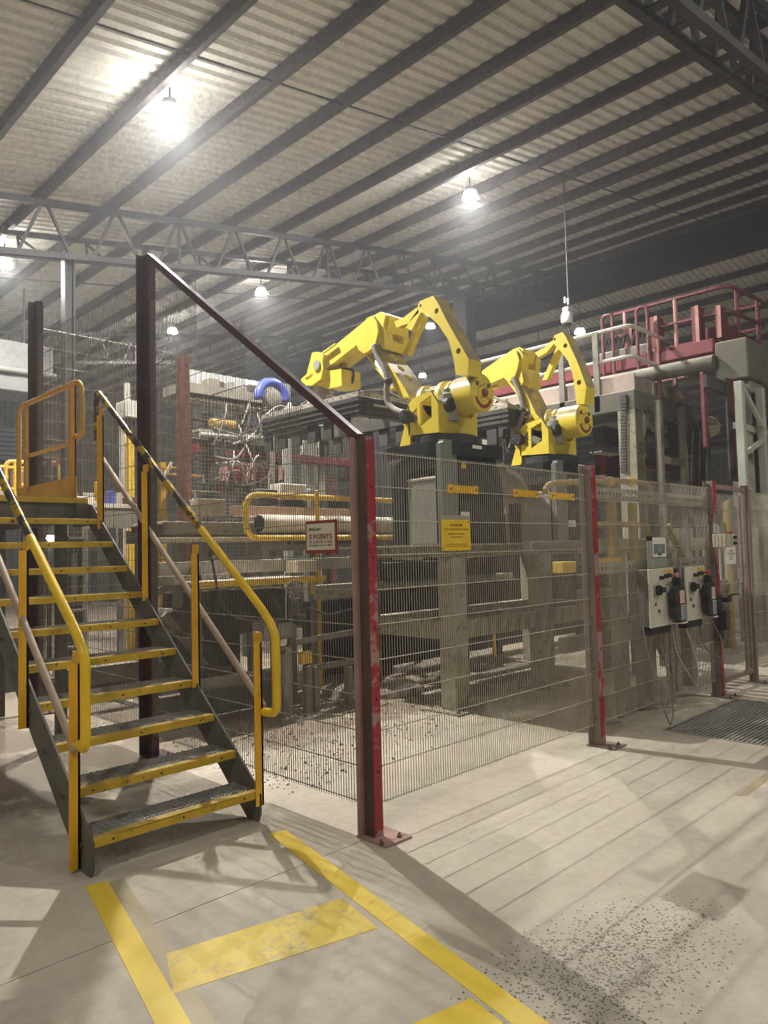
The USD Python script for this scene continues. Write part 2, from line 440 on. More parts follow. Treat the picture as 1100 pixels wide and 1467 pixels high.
def floor_material():
    base, pale, grey, dirt = (0.53, 0.472, 0.380), (0.60, 0.545, 0.445), (0.39, 0.345, 0.28), (0.27, 0.22, 0.165)
    N = {'g': ('geometry', {}),
         'a': ('noise_texture', {'scale': 0.7, 'detail': 6.0, 'roughness': 0.65}), 'ar': ('rgb_ramp', {'ramp': [(0.33, grey), (0.5, base), (0.68, pale)]}),
         'b': ('noise_texture', {'scale': 14.0, 'detail': 8.0, 'roughness': 0.75}), 'br': ('rgb_ramp', {'ramp': [(0.3, (0.86, 0.86, 0.85)), (0.7, (1.08, 1.08, 1.08))]}),
         'mx': ('mix_color', {'blend_type': 'multiply', 'fac': 1.0, 'use_clamp': False}),
         'c': ('noise_texture', {'scale': 55.0, 'detail': 3.0}), 'cr': ('rgb_ramp', {'ramp': [(0.24, (0.55, 0.53, 0.50)), (0.31, (1, 1, 1))]}),
         'mx2': ('mix_color', {'blend_type': 'multiply', 'fac': 1.0}),
         's': ('separate_xyz', {}), 'd': ('noise_texture', {'scale': 1.3, 'detail': 7.0, 'roughness': 0.7}),
         'dm': ('map_range', {'from_min': 0.6, 'from_max': 2.2, 'to_min': -0.62, 'to_max': 0.10, 'clamp': True}),
         'da': ('math', {'math_type': 'add'}), 'dr': ('rgb_ramp', {'ramp': [(0.46, (0, 0, 0)), (0.56, (1, 1, 1))]}), 'mx3': ('mix_color', {'b': dirt}),
         'bm': ('bump', {'strength': 0.25, 'distance': 0.004}),
         'p': ('principled_bsdf', {'roughness': 0.62, 'specular_ior_level': 0.35})}
    L = [('g.position', 'a.vector'), ('g.position', 'b.vector'), ('g.position', 'c.vector'), ('g.position', 'd.vector'), ('g.position', 's.vector'),
         ('a.fac', 'ar.fac'), ('b.fac', 'br.fac'), ('ar.color', 'mx.a'), ('br.color', 'mx.b'), ('c.fac', 'cr.fac'), ('mx.result', 'mx2.a'), ('cr.color', 'mx2.b'),
         ('s.y', 'dm.value'), ('dm.result', 'da.value1'), ('d.fac', 'da.value2'), ('da.value', 'dr.fac'), ('dr.color', 'mx3.fac'), ('mx2.result', 'mx3.a'),
         ('b.fac', 'bm.height'), ('bm.normal', 'p.normal'), ('mx3.result', 'p.base_color')]
    _mats['concrete'] = usdkit.material(stage, '/World/Looks/concrete', N, L, surface='p.BSDF')

    def line(name, col, lo, hi, under):
        N = {'g': ('geometry', {}), 'a': ('noise_texture', {'scale': 26.0, 'detail': 8.0, 'roughness': 0.8}), 'b': ('noise_texture', {'scale': 3.0, 'detail': 4.0}),
             'ad': ('math', {'math_type': 'multiply_add', 'value2': 0.6}), 'r': ('rgb_ramp', {'ramp': [(lo, under), (hi, col)]}),
             'p': ('principled_bsdf', {'roughness': 0.5})}
        L = [('g.position', 'a.vector'), ('g.position', 'b.vector'), ('b.fac', 'ad.value1'), ('a.fac', 'ad.value3'), ('ad.value', 'r.fac'), ('r.color', 'p.base_color')]
        _mats[name] = usdkit.material(stage, '/World/Looks/' + name, N, L, surface='p.BSDF')
    line('line_yellow', (0.80, 0.58, 0.05), 0.56, 0.66, (0.55, 0.42, 0.16))
    line('line_worn', (0.76, 0.57, 0.08), 0.60, 0.80, (0.46, 0.385, 0.22))
    line('line_faded', (0.46, 0.37, 0.19), 0.6, 1.0, (0.42, 0.37, 0.27))


floor_material()

# ================================================================== the setting: floor, roof, walls
PIT = (3.33, 5.05, -1.36, -0.16)                                   # the grated pit in the floor
j0, j1 = at(0, 1412, 2, 0), at(450, 1232, 2, 0)
jd = (j1 - j0) / np.linalg.norm(j1 - j0)
jn = np.array([-jd[1], jd[0], 0]) * 0.003
ja, jb = j0 - jd * 6, j1 + jd * 0.35
slab = sg.box(-9, -11, 40, 33) - sg.box(PIT[0], PIT[2], PIT[1], PIT[3]) - sg.Polygon([(p[0], p[1]) for p in (ja - jn, jb - jn, jb + jn, ja + jn)])
t = Thing('floor', kind='structure')
for g in getattr(slab, 'geoms', [slab]):
    t.part('slab', prism(g, 2, -0.35, 0.0), 'concrete')
t.part('pit_bottom', box(-9.2, 40, -11.2, 33, -0.45, -0.35), 'pit_dark')
t.done()

Z0, SL, RIDGE = 7.134, 0.1763, 17.8                                 # underside of the purlins: Z0 + SL * x up to the ridge, then down again


def roofz(x):
    return Z0 + SL * x if x <= RIDGE else Z0 + SL * (2 * RIDGE - x)


prof = []
for k in range(6):                                                   # one sheet covers 1 m: five ribs of 0.2 m
    y = 0.2 * k
    prof += [(y, 0.0), (y + 0.07, 0.0), (y + 0.10, 0.045), (y + 0.14, 0.045), (y + 0.17, 0.0)]
prof = [p for p in prof if p[0] <= 1.03]
t = Thing('ceiling', kind='structure')
for xa, xb in ((-9.0, RIDGE), (RIDGE, 40.0)):
    za, zb = roofz(xa) + 0.205, roofz(xb) + 0.205
    for y0 in np.arange(-11, 33, 1.0):
        lift = 0.004 * (int(y0) % 2)
        v, f = [], []
        for (y, h) in prof:
            v += [(xa, y0 + y, za + h + lift), (xb, y0 + y, zb + h + lift)]
        for k in range(len(prof) - 1):
            f += [(2 * k, 2 * k + 2, 2 * k + 1), (2 * k + 1, 2 * k + 2, 2 * k + 3)]
        t.part('roof_sheet', (np.array(v), np.array(f)), 'roof_sheet')
for i in list(range(-7, 15)) + list(range(15, 32)):
    x = 0.30 + 1.2 * i
    z = roofz(x)
    sec = [(x - 0.075, z + 0.2), (x - 0.075, z), (x, z), (x, z + 0.022), (x - 0.007, z + 0.022), (x - 0.007, z + 0.007), (x - 0.068, z + 0.007), (x - 0.068, z + 0.193), (x, z + 0.193), (x, z + 0.2)]
    t.part('purlin', prism(sec, 1, -11, 33), 'steel_brown')
for y in (4.3, 13.4, 22.4):
    for i in range(-3, 14):
        xa, xb = 0.30 + 1.2 * i, 0.30 + 1.2 * (i + 1) - 0.075
        t.part('bridging_rod', tube([(xa, y, roofz(xa) + 0.06), (xb, y, roofz(xb) + 0.06)], 0.012, 6), 'steel_dark')
t.done()

t = Thing('trim', kind='structure')                                  # the dark beam under the ridge
t.part('beam_web', box(RIDGE - 0.12, RIDGE + 0.10, -11, 33, roofz(RIDGE) - 0.62, roofz(RIDGE) + 0.1), 'steel_dark')
t.part('beam_flange', box(RIDGE - 0.22, RIDGE + 0.20, -11, 33, roofz(RIDGE) - 0.66, roofz(RIDGE) - 0.62), 'steel_dark')
t.done()


def cladding(axis, val, a0, a1, z0, z1, pitch=0.25, depth=0.03):
    """Ribbed sheet wall across an axis."""
    n = int((a1 - a0) / pitch)
    pts = []
    for k in range(n):
        a = a0 + k * pitch
        pts += [(a, val), (a + pitch * 0.5, val), (a + pitch * 0.6, val + depth), (a + pitch * 0.9, val + depth)]
    pts += [(a1, val), (a1, val + 0.08), (a0, val + 0.08)]
    P = [(p, q) for p, q in pts] if axis == 1 else [(q, p) for p, q in pts]
    return prism(P, 2, z0, z1)


single('wall_back', cladding(1, 31.0, -9, 40, 0, 10.5), 'wall_cladding', kind='structure')
single('wall_right', cladding(0, 39.0, -11, 31, 0, 6.6), 'wall_cladding', kind='structure')
single('wall_left', box(-9.1, -9.0, -11, 31, 0, 5.7), 'wall_cladding', kind='structure')
single('wall_front', box(-9, 40, -11.1, -11.0, 0, 10.5), 'wall_cladding', kind='structure')

# the white ribbed partition behind the press, and the cream plant room on the left
p, q = at(262, 527, 1, 9.6), at(392, 550, 1, 9.6)
zm = at(300, 578, 1, 9.6)[2]
t = Thing('partition_wall', 'white-topped ribbed partition wall behind the press with the mesh screen', 'wall')
t.part('upper_sheet', cladding(1, 9.6, p[0], q[0], zm, p[2], 0.2), 'wall_white')
t.part('lower_sheet', cladding(1, 9.6, p[0], q[0] + 3.5, 0, zm, 0.2), 'steel_dark', label='dark lower sheeting')
t.done()


# ------------------------------------------------------------------ roof trusses
def truss(y, x0, x1, depth, label, twin=0.0, web=0.045, ch=0.085, name='roof_truss', off=0.0, halfstep=False, mat='steel_truss'):
    t = Thing(name, label, 'roof truss')
    ys = (y - twin / 2, y + twin / 2) if twin else (y,)
    for yy in ys:
        for nm, o in (('top_chord', -ch / 2 + off), ('bottom_chord', off - depth)):
            t.part(nm, beam((x0, yy, Z0 + SL * x0 + o), (x1, yy, Z0 + SL * x1 + o), ch, ch * 1.15), mat)
        i = math.ceil((x0 - 0.3) / 1.2)
        while 0.3 + 1.2 * i < x1 - 0.9:
            xa = 0.3 + 1.2 * i
            for dx in (-0.42, 0.42) if not halfstep else (0.1, 0.5):
                xb = xa + dx
                t.part('web_member', beam((xa + 0.05 * np.sign(dx), yy, Z0 + SL * xa + off - ch), (xb, yy, Z0 + SL * xb + off - depth), web, web), mat)
            if i % 3 == 0:
                t.part('web_member', beam((xa, yy, Z0 + SL * xa + off - ch), (xa, yy, Z0 + SL * xa + off - depth), web, web), mat)
            i += 1
    if twin:
        for x in np.arange(x0 + 0.3, x1, 0.6):
            t.part('batten', beam((x, ys[0], Z0 + SL * x + off - depth), (x, ys[1], Z0 + SL * x + off - depth), 0.12, 0.02), mat)
    t.done()


truss(8.9, -2.0, 17.4, 0.90, 'long parallel-chord lattice roof truss crossing above the tall mesh panels')
truss(10.3, -2.0, 17.0, 0.42, off=-0.05, label='shallow lattice girder running close behind the long roof truss', name='lattice_girder', web=0.035, ch=0.07, halfstep=True)
truss(-0.1, 2.0, 17.4, 0.90, 'heavy twin-chord lattice roof truss in the upper right corner', twin=0.30, web=0.07, ch=0.10)
truss(17.9, -2.0, 17.4, 0.90, 'distant lattice roof truss low over the far end of the hall')


def column(name, x, y, z1, w, label, mat='steel_dark'):
    t = Thing(name, label, 'column')
    t.part('shaft', ibeam((x, y, 0.02), (x, y, z1), w, w, 0.03, (1, 0, 0)), mat)
    t.part('base_plate', box(x - w * .8, x + w * .8, y - w * .8, y + w * .8, 0, 0.03), mat)
    t.done()


column('building_column', 12.7, 9.25, roofz(12.7) - 0.9, 0.42, 'dark steel building column rising behind the front robot to the long truss')
c = at(98, 600, 1, 9.1)
column('building_column', c[0], 9.1, 6.7, 0.17, 'slim dark brown column seen through the yellow landing rail', 'steel_dark')


# ------------------------------------------------------------------ high-bay lamps
def high_bay(x, y, z, k):
    where = {0: 'nearest the camera, in the upper left of the roof', 1: 'above the front robot, brightest on the right', 2: 'at the left edge, beneath the long truss', 3: 'beyond the long truss, between the tall post and the front robot',
             4: 'low behind the tall mesh panel', 5: 'seen through the crook of the front robot arm, upper of two', 6: 'seen through the crook of the front robot arm, lower of two',
             7: 'small and far, between the two robots', 8: 'beside the pale handrail on the upper right deck',
             9: 'straight behind the photographer, out of view', 10: 'left of the photographer, out of view', 11: 'right of the photographer, out of view'}
    i = next((n for n, L in enumerate(LAMPS) if L[0] == x and L[1] == y))
    t = Thing('high_bay_lamp', 'glowing round high-bay lamp ' + where[i], 'lamp')
    t.part('housing', lathe([(0.05, 0.22), (0.09, 0.20), (0.10, 0.13), (0.12, 0.12), (0.0, 0.12)], (x, y, z), 2, 20), 'lamp_housing', smooth=30)
    t.part('prismatic_collar', lathe([(0.10, 0.12), (0.15, 0.03), (0.135, 0.02), (0.085, 0.115)], (x, y, z), 2, 20), 'lamp_collar' if x < 9 and k > .8 else 'lamp_collar_low')
    t.part('reflector', lathe([(0.15, -0.01), (0.10, 0.035), (0.05, 0.05), (0.0, 0.05)][::-1], (x, y, z), 2, 20), 'lamp_reflector')
    t.part('led_core', lathe([(0.05, 0.0), (0.045, -0.02), (0.0, -0.03)][::-1], (x, y, z), 2, 14), 'lamp_led_%d' % round(k * 100))
    t.part('suspension', cyl((x, y, z + 0.2), (x, y, roofz(x) + 0.06), 0.012, 6), 'steel_dark')
    t.done()


for L in LAMPS:
    high_bay(*L)

# ================================================================== yellow walkway lines on the floor
def quad(c, z=0.0018):
    return prism([(p[0], p[1]) for p in c], 2, 0.0, z)


u = np.array([-0.222, -0.975, 0]); w = np.array([u[1], -u[0], 0]) * -1   # along and across the walkway
w = np.array([0.975, -0.222, 0])


def strip(p, length, width, mat, label, z=0.0018, name='floor_line', d=None):
    d = u if d is None else d
    n = np.array([-d[1], d[0], 0]); n = n if n @ w > 0 or abs(n @ w) < .3 else -n
    single(name, quad([p, p + d * length, p + d * length + n * width, p + n * width], z), mat, label, 'floor marking')


L0, R0 = at(122, 1270, 2, 0), at(385, 1195, 2, 0)
strip(L0, 3.2, 0.105, 'line_yellow', 'left yellow painted walkway line starting at the foot of the stairs', 0.0020)
strip(L0 + w * 0.10 + u * 0.02, 3.2, 0.08, 'line_faded', 'older faded yellow line peeking out beside the left walkway line', 0.0012)
strip(R0, 3.4, 0.105, 'line_yellow', 'right yellow painted walkway line running from the stair foot to the bottom edge', 0.0020)
cA, cB = at(238, 1367, 2, 0), at(490, 1287, 2, 0)
cD, cC = at(249, 1424, 2, 0), at(541, 1330, 2, 0)
single('floor_line', quad([cA, cD, cC, cB], 0.0016), 'line_worn', 'wide worn yellow cross bar joining the two walkway lines', 'floor marking')
e = at(675, 1430, 2, 0); e2 = e + u * 0.30
single('floor_line', quad([e, e - w * 1.0, e2 - w * 1.0, e2], 0.0016), 'line_yellow', 'second yellow cross bar cut off by the bottom edge of the picture', 'floor marking')
g0, g1 = at(1055, 1140, 2, 0), at(1097, 1108, 2, 0)
single('floor_line', quad([g0, g1, g1 + (g1 - g0) * 0 + np.array([0.05, -0.05, 0]), g0 + np.array([0.05, -0.05, 0])], 0.0012), 'line_faded', 'short faded yellow paint trace near the floor grating', 'floor marking')

# ------------------------------------------------------------------ worn floor patch with its stones showing
for nm, mt, n, seed in (('exposed_aggregate', 'pebble_dark', 2600, 1), ('exposed_aggregate', 'pebble_pale', 1300, 2)):
    r = np.random.default_rng(seed)
    V, F = [], []
    c0 = at(868, 1385, 2, 0)
    long = at(1000, 1300, 2, 0) - at(790, 1440, 2, 0); long /= np.linalg.norm(long)
    side = np.array([-long[1], long[0], 0])
    for k in range(n):
        q = r.normal(size=2)
        c = c0 + long * q[0] * 0.36 + side * q[1] * 0.17
        if np.hypot(q[0], q[1]) > 2.2:
            continue
        s = r.uniform(0.0025, 0.0065) * (1.25 if mt == 'pebble_dark' else 1)
        a0, el = r.uniform(0, 6.28), r.uniform(0.5, 0.9)
        ring = []
        for j in range(6):
            a = j * math.pi / 3
            x, y = s * math.cos(a) * r.uniform(.8, 1.1), s * el * math.sin(a) * r.uniform(.8, 1.1)
            ring.append((c[0] + x * math.cos(a0) - y * math.sin(a0), c[1] + x * math.sin(a0) + y * math.cos(a0), 0.0))
        b = len(V)
        V += ring + [(c[0], c[1], 0.0012)]
        F += [(b + j, b + (j + 1) % 6, b + 6) for j in range(6)]
    single(nm, (np.array(V), np.array(F)), mt, 'dark stones showing through the worn floor at lower right' if mt == 'pebble_dark' else 'pale stones and chips scattered among the dark ones in the worn floor patch', 'stones', kind='stuff')

# ------------------------------------------------------------------ floor grating over the pit
t = Thing('floor_grating', 'grey steel bar grating let into the concrete floor by the gate', 'grating')
x0, x1, y0, y1 = PIT
for a, b, c, d in ((x0, x1, y0, y0 + .03), (x0, x1, y1 - .03, y1), (x0, x0 + .03, y0 + .03, y1 - .03), (x1 - .03, x1, y0 + .03, y1 - .03)):
    t.part('frame_bar', box(a + 0.002, b - 0.002, c + 0.002, d - 0.002, -0.06, 0.002), 'grating')
for y in np.arange(y0 + 0.055, y1 - 0.04, 0.036):
    t.part('bearing_bar', box(x0 + .03, x1 - .03, y - 0.010, y + 0.010, -0.05, 0.0), 'grating')
for x in np.arange(x0 + 0.12, x1 - 0.05, 0.12):
    t.part('cross_rod', box(x - .004, x + .004, y0 + .03, y1 - .03, -0.014, -0.004), 'grating')
t.done()


# ================================================================== safety fence
def post(x, y, h, mats, label, plate_dir=(1, -1), w=0.10, name='fence_post', bolts=True, base='post_dusty', web_axis=1):
    """A rolled I-section post; its flanges face -y and +y, its web faces -x."""
    front, webm, back = mats
    t = Thing(name, label, 'fence post')
    k = 0.008
    e = w * .46
    t.part('front_flange', box(x - .012, x + w / 2, y - e, y - e + k, 0.01, h), front)
    t.part('web', box(x - .012, x, y - e + k, y + e - k, 0.01, h), webm)
    t.part('rear_flange', box(x - w / 2 - .012, x + w / 2, y + e - k, y + e, 0.01, h), back)
    bp = box(x - 0.08 + 0.09 * (plate_dir[0] > 0) - 0.06, x + 0.10 + 0.05 * (plate_dir[0] > 0), y - 0.17, y + 0.07, 0, 0.012)
    p = t.part('base_plate', bp, base)
    for dx in (-0.05, 0.09):
        t.part('anchor_bolt', lathe([(0.014, 0), (0.014, 0.012), (0.007, 0.013), (0.007, 0.026), (0, 0.026)], (x + dx, y - 0.13, 0.012), 2, 6), 'bolt', p)
    if bolts:
        for z in np.arange(0.22, h, 0.4):
            t.part('bolt', lathe([(0.009, 0), (0.009, 0.008), (0, 0.008)], (x - 0.020, y - 0.005, z), 0, 6), 'bolt')
            t.part('bolt', lathe([(0.007, 0), (0.007, 0.006), (0, 0.006)], (x + 0.02, y - w * .46 - 0.004, z + 0.15), 1, 6), 'hole_dark')
    t.done()


XB, XC, XD, HP, YT, YL = 2.5235, 5.0472, 6.1002, 2.2624, 2.5808, 5.06
post(0, 0, HP, ('post_red', 'post_brown', 'post_pink'), 'red corner fence post with brown web and pale rear flange, nearest the camera', base='post_pink')
post(XB, 0, HP, ('post_red', 'post_dusty', 'post_dusty'), 'dusty fence post with a red front flange in the middle of the front fence')
post(XC, 0, HP, ('post_red', 'post_dusty', 'post_dusty'), 'red and brown fence post at the gate hinge, carrying the small stop box')
post(XD, 0, HP, ('post_dusty', 'post_dusty', 'post_dusty'), 'slim rusty fence post on the far side of the gate', w=0.08)
post(0, YT, 4.13, ('post_maroon', 'post_maroon', 'post_maroon'), 'tall dark maroon fence post rising behind the stair handrail', w=0.11, base='post_maroon')
post(0, YL, 4.38, ('post_maroon', 'post_maroon', 'post_maroon'), 'tall dark post at the far left end of the side fence', w=0.11, base='post_maroon')
p = at(262, 510, 1, YL)
post(p[0], YL, p[2], ('rail_pink', 'rail_pink', 'rail_pink'), 'dusty pink tall post in the rear mesh fence', w=0.12, base='post_maroon')
XP = p[0]


def wires(pts, r, n=5):
    """Many straight wires as one mesh."""
    V, F = [], []
    t = np.arange(n) * 2 * np.pi / n
    cyc = np.c_[np.cos(t), np.sin(t)]
    base = []
    for k in range(n):
        base += [(k, (k + 1) % n, k + n), ((k + 1) % n, (k + 1) % n + n, k + n)]
    base = np.array(base)
    for i, (a, b) in enumerate(pts):
        a, b = np.asarray(a, float), np.asarray(b, float)
        d, s, q = frame(b - a)
        o = r * (cyc[:, :1] * s + cyc[:, 1:] * q)
        V += [a + o, b + o]; F.append(base + i * 2 * n)
    return np.vstack(V), np.vstack(F)[:, ::-1]


def mesh_panel(label, p, q, z0, zs, ztop, pitch=0.0225, mat='wire', rv=0.0021, rh=0.0034, name='wire_fence', group=None, gap=0.0, rows=None):
    """A welded wire panel from p to q (plan points): horizontal wires at zs, thin close uprights from z0 to ztop(s), s from 0 to 1."""
    p, q = np.array([*p, 0.0]), np.array([*q, 0.0])
    Ln = np.linalg.norm(q - p); d = (q - p) / Ln
    nrm = np.array([d[1], -d[0], 0])
    zt = ztop if callable(ztop) else (lambda s: ztop)
    t = Thing(name, label, 'wire mesh panel', group)
    ss = np.arange(0.5 * pitch, Ln, pitch)
    t.part('upright_wires', wires([(p + d * s + (0, 0, z0), p + d * s + (0, 0, zt(s / Ln))) for s in ss if zt(s / Ln) > z0 + .05], rv), mat, kind='stuff')
    for z in zs:
        s_ok = [s for s in np.linspace(0, 1, 60) if zt(s) >= z - 0.001]
        if len(s_ok) < 2:
            continue
        a, b = p + d * Ln * min(s_ok), p + d * Ln * max(s_ok)
        t.part('horizontal_wire', wires([(a + nrm * (rv + rh) + (0, 0, z), b + nrm * (rv + rh) + (0, 0, z))], rh, 6), mat)
    return t


ROWS = np.arange(0.18, 2.2, 0.2)
T1 = mesh_panel('wire mesh panel of the front fence, between the red corner post and the middle post', (0.056, 0), (XB - 0.055, 0), 0.165, ROWS, 2.195)
T1.done()
mesh_panel('wire mesh panel of the front fence behind the two control boxes', (XB + 0.056, 0), (XC - 0.055, 0), 0.165, ROWS, 2.195).done()
mesh_panel('wire mesh panel at the right edge of the picture, beyond the gate', (XD + 0.05, 0), (8.9, 0), 0.165, ROWS, 2.195).done()


def ramp_top(s):                                                      # the side fence climbs towards the tall post in three steps
    return 2.30 if s < 0.20 else 2.72 if s < 0.45 else 3.25 if s < 0.70 else 3.72 if s < 0.93 else 3.72


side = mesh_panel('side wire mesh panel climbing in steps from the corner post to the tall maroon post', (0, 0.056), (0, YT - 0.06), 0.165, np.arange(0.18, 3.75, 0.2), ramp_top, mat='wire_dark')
side.done()
single('fence_brace', beam((0, 0.03, HP + 0.0), (0, YT - 0.055, 4.10), 0.05, 0.05), 'post_maroon', 'dark sloping rail from the corner post up to the top of the tall maroon post', 'fence rail')
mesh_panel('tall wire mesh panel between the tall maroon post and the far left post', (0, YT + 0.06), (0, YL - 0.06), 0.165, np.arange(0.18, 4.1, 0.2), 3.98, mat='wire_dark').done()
mesh_panel('tall rear wire mesh panel left of the dusty pink post', (0.06, YL), (XP - 0.07, YL), 0.165, np.arange(0.3, 4.2, 0.2), 4.1, 0.045).done()
zs_ = at(330, 575, 1, YL)[2]
mesh_panel('close square-mesh screen right of the dusty pink post, in front of the press', (XP + 0.07, YL), (XP + 2.5, YL), 0.6, np.arange(0.62, zs_ + .02, 0.05), zs_, 0.05, rv=0.0022, rh=0.0022, name='mesh_screen').done()

# ------------------------------------------------------------------ gate
t = Thing('fence_gate', 'wire mesh gate in a rusty square tube frame with a notice on it', 'gate')
gx0, gx1, gz0, gz1 = XC + 0.085, XD - 0.055, 0.12, 2.235
for a in ((gx0, gx0 + .04, gz0, gz1), (gx1 - .04, gx1, gz0, gz1)):
    t.part('stile', box(a[0], a[1], -0.02, 0.02, a[2], a[3], .004), 'gate_rust')
for z in (gz0, gz1 - 0.05):
    t.part('rail', box(gx0 + .04, gx1 - .04, -0.02, 0.02, z, z + .05, .004), 'gate_rust')
ss = np.arange(gx0 + .06, gx1 - .04, 0.0225)
t.part('upright_wires', wires([((x, 0, gz0 + .04), (x, 0, gz1 - .10)) for x in ss], .0016), 'wire', kind='stuff')
for z in np.arange(0.36, 2.1, 0.2):
    t.part('horizontal_wire', wires([((gx0 + .03, -.005, z), (gx1 - .03, -.005, z))], .0026, 6), 'wire')
t.part('inner_stile', box(gx1 - .17, gx1 - .145, -0.013, 0.013, gz0 + .05, gz1 - .1), 'gate_rust')
t.done()
t = Thing('gate_latch', 'black gate lock with lever and dark switch box on the gate post', 'lock')
t.part('lock_body', box(XC + 0.055, XC + 0.16, -0.12, -0.055, 0.98, 1.03, .006), 'pendant_black')
t.part('lever', tube(rounded([(XC + 0.10, -0.10, 1.03), (XC + 0.10, -0.14, 1.06), (XC + 0.30, -0.14, 1.055)], .03), 0.011, 8), 'pendant_black')
t.part('switch_box', box(XC - 0.035, XC + 0.065, -0.125, -0.055, 0.70, 0.90, .006), 'steel_brown')
t.part('bracket', box(XC - 0.06, XC + 0.05, -0.062, -0.052, 0.60, 1.06), 'steel_dark')
t.done()

# ------------------------------------------------------------------ signs on the fence
for k, (a, b, lab) in enumerate((((642, 694), (685, 708), 'yellow slatted warning strip wired to the front fence above the yellow notice'),
                                 ((736, 701), (772, 713), 'yellow slatted warning strip in the middle of three on the front fence'),
                                 ((789, 705), (823, 717), 'yellow slatted warning strip nearest the middle post of the front fence'))):
    p, q = at(*a, 1, -0.02), at(*b, 1, -0.02)
    t = Thing('warning_strip', lab, 'warning label')
    zt, zb = (p[2] + q[2]) / 2 + 0.027, (p[2] + q[2]) / 2 - 0.027
    t.part('end_plate', box(p[0], p[0] + .05, -0.02, -0.014, zb, zt), 'label_yellow')
    t.part('end_plate', box(q[0] - .05, q[0], -0.02, -0.014, zb, zt), 'label_yellow')
    n = 8
    for i in range(n):
        xa = p[0] + .055 + (q[0] - p[0] - .11) * (i + .1) / n
        t.part('slat', box(xa, xa + (q[0] - p[0] - .11) / n * 0.62, -0.02, -0.014, zb + .002, zt - .002), 'label_yellow')
    for x in (p[0] + .025, q[0] - .025):
        t.part('wire_tie', tube(curve([(x - .012, -.012, (zt + zb) / 2 - .012), (x, -.026, (zt + zb) / 2), (x + .012, -.012, (zt + zb) / 2 + .012)], 4), .003, 5), 'hole_dark')
    t.done()

p, q = at(632.5, 744, 1, -0.02), at(675, 788, 1, -0.02)
t = Thing('attention_sign', 'square yellow ATTENTION notice hung on the front fence before the robot stand', 'sign')
sx0, sx1, sz0, sz1 = p[0], q[0], q[2], p[2]
t.part('sheet', box(sx0, sx1, -0.018, -0.014, sz0, sz1), 'sign_yellow')
t.part('hanger', box(sx0 - 0.004, sx1 + .004, -0.013, -0.008, sz1 - .01, sz1 + 0.028), 'tray_metal')
W_, H_, cx = sx1 - sx0, sz1 - sz0, (sx0 + sx1) / 2
t.part('lettering', cat(letters('ATTENTION', H_ * .072, (cx, -0.018, sz0 + H_ * .78), 'front', width=W_ * .42)), 'sign_text_red')
t.part('lettering', cat(letters("Fork's operating area ahead", H_ * .05, (cx, -0.018, sz0 + H_ * .665), 'front', width=W_ * .86, bold=True),
                        letters('Responsible for machine', H_ * .04, (cx, -0.018, sz0 + H_ * .52), 'front', width=W_ * .54),
                        letters('and operators area', H_ * .036, (cx, -0.018, sz0 + H_ * .42), 'front', width=W_ * .42),
                        letters('Do not enter the cell while in automatic', H_ * .026, (cx, -0.018, sz0 + H_ * .19), 'front', width=W_ * .74),
                        letters('Only authorised persons may enter this area', H_ * .026, (cx, -0.018, sz0 + H_ * .125), 'front', width=W_ * .84)), 'text_olive')
for x, z in ((sx0 + .012, sz0 + .015), (sx1 - .014, sz1 - .014)):
    t.part('hole', lathe([(0.004, 0), (0.004, 0.002), (0, 0.002)], (x, -0.020, z), 1, 8), 'hole_dark')
t.done()

p, q = at(438.5, 748, 0, -0.02), at(481.5, 791, 0, -0.02)
ya, yb, zb, zt = q[1], p[1], q[2], p[2]
t = Thing('contact_sign', 'square 3 POINTS OF CONTACT sign in a red border on the side fence', 'sign')
t.part('border', box(-0.02, -0.012, ya - .006, yb + .006, zb - .004, zt + .004), 'sign_red')
t.part('face', box(-0.023, -0.02, ya + .008, yb - .006, zb + .016, zt - .014), 'sign_white')
yc, W_, H_ = (ya + yb) / 2, yb - ya, zt - zb
t.part('lettering', cat(letters('3 POINTS', H_ * .15, (-0.023, yc, zb + H_ * .43), 'side', width=W_ * .78, bold=True),
                        letters('OF CONTACT ARE', H_ * .085, (-0.023, yc, zb + H_ * .295), 'side', width=W_ * .78)), 'sign_text_red')
t.part('lettering', cat(letters('REQUIRED AT ALL TIMES', H_ * .055, (-0.023, yc, zb + H_ * .20), 'side', width=W_ * .78)), 'sign_text_dark')
t.part('lettering', cat(letters('PGH', H_ * .085, (-0.023, yc + W_ * .25, zb + H_ * .70), 'side', width=W_ * .20, bold=True),
                        letters('BRICKS', H_ * .06, (-0.023, yc + W_ * .05, zb + H_ * .71), 'side', width=W_ * .15)), 'sign_text_dark')
t.part('logo_bars', cat(*[box(-0.0245, -0.023, yc + W_ * (.385 - .018 * i), yc + W_ * (.377 - .018 * i), zb + H_ * .70, zb + H_ * .785) for i in range(2)]), 'sign_text_dark')
t.done()

p, q = at(1039.5, 782, 1, -0.035), at(1054.5, 807.5, 1, -0.035)
t = Thing('gate_notice', 'white paper notice with red heading taped to the mesh gate', 'notice')
t.part('sheet', box(p[0], q[0], -0.035, -0.032, q[2], p[2]), 'paper')
W_, H_, cx = q[0] - p[0], p[2] - q[2], (p[0] + q[0]) / 2
t.part('heading', letters('STOP', H_ * .11, (cx, -0.035, q[2] + H_ * .66), 'front', bold=True, width=W_ * .36), 'stop_red')
t.part('lettering', cat(letters('AUTHORISED', H_ * .05, (cx, -.035, q[2] + H_ * .54), 'front', bold=True, width=W_ * .78), letters('PERSONS', H_ * .045, (cx, -.035, q[2] + H_ * .43), 'front', width=W_ * .5),
                        letters('ONLY', H_ * .045, (cx, -.035, q[2] + H_ * .33), 'front', width=W_ * .4), letters('KEEP OUT', H_ * .04, (cx, -.035, q[2] + H_ * .23), 'front', width=W_ * .33)), 'sign_text_dark')
t.done()


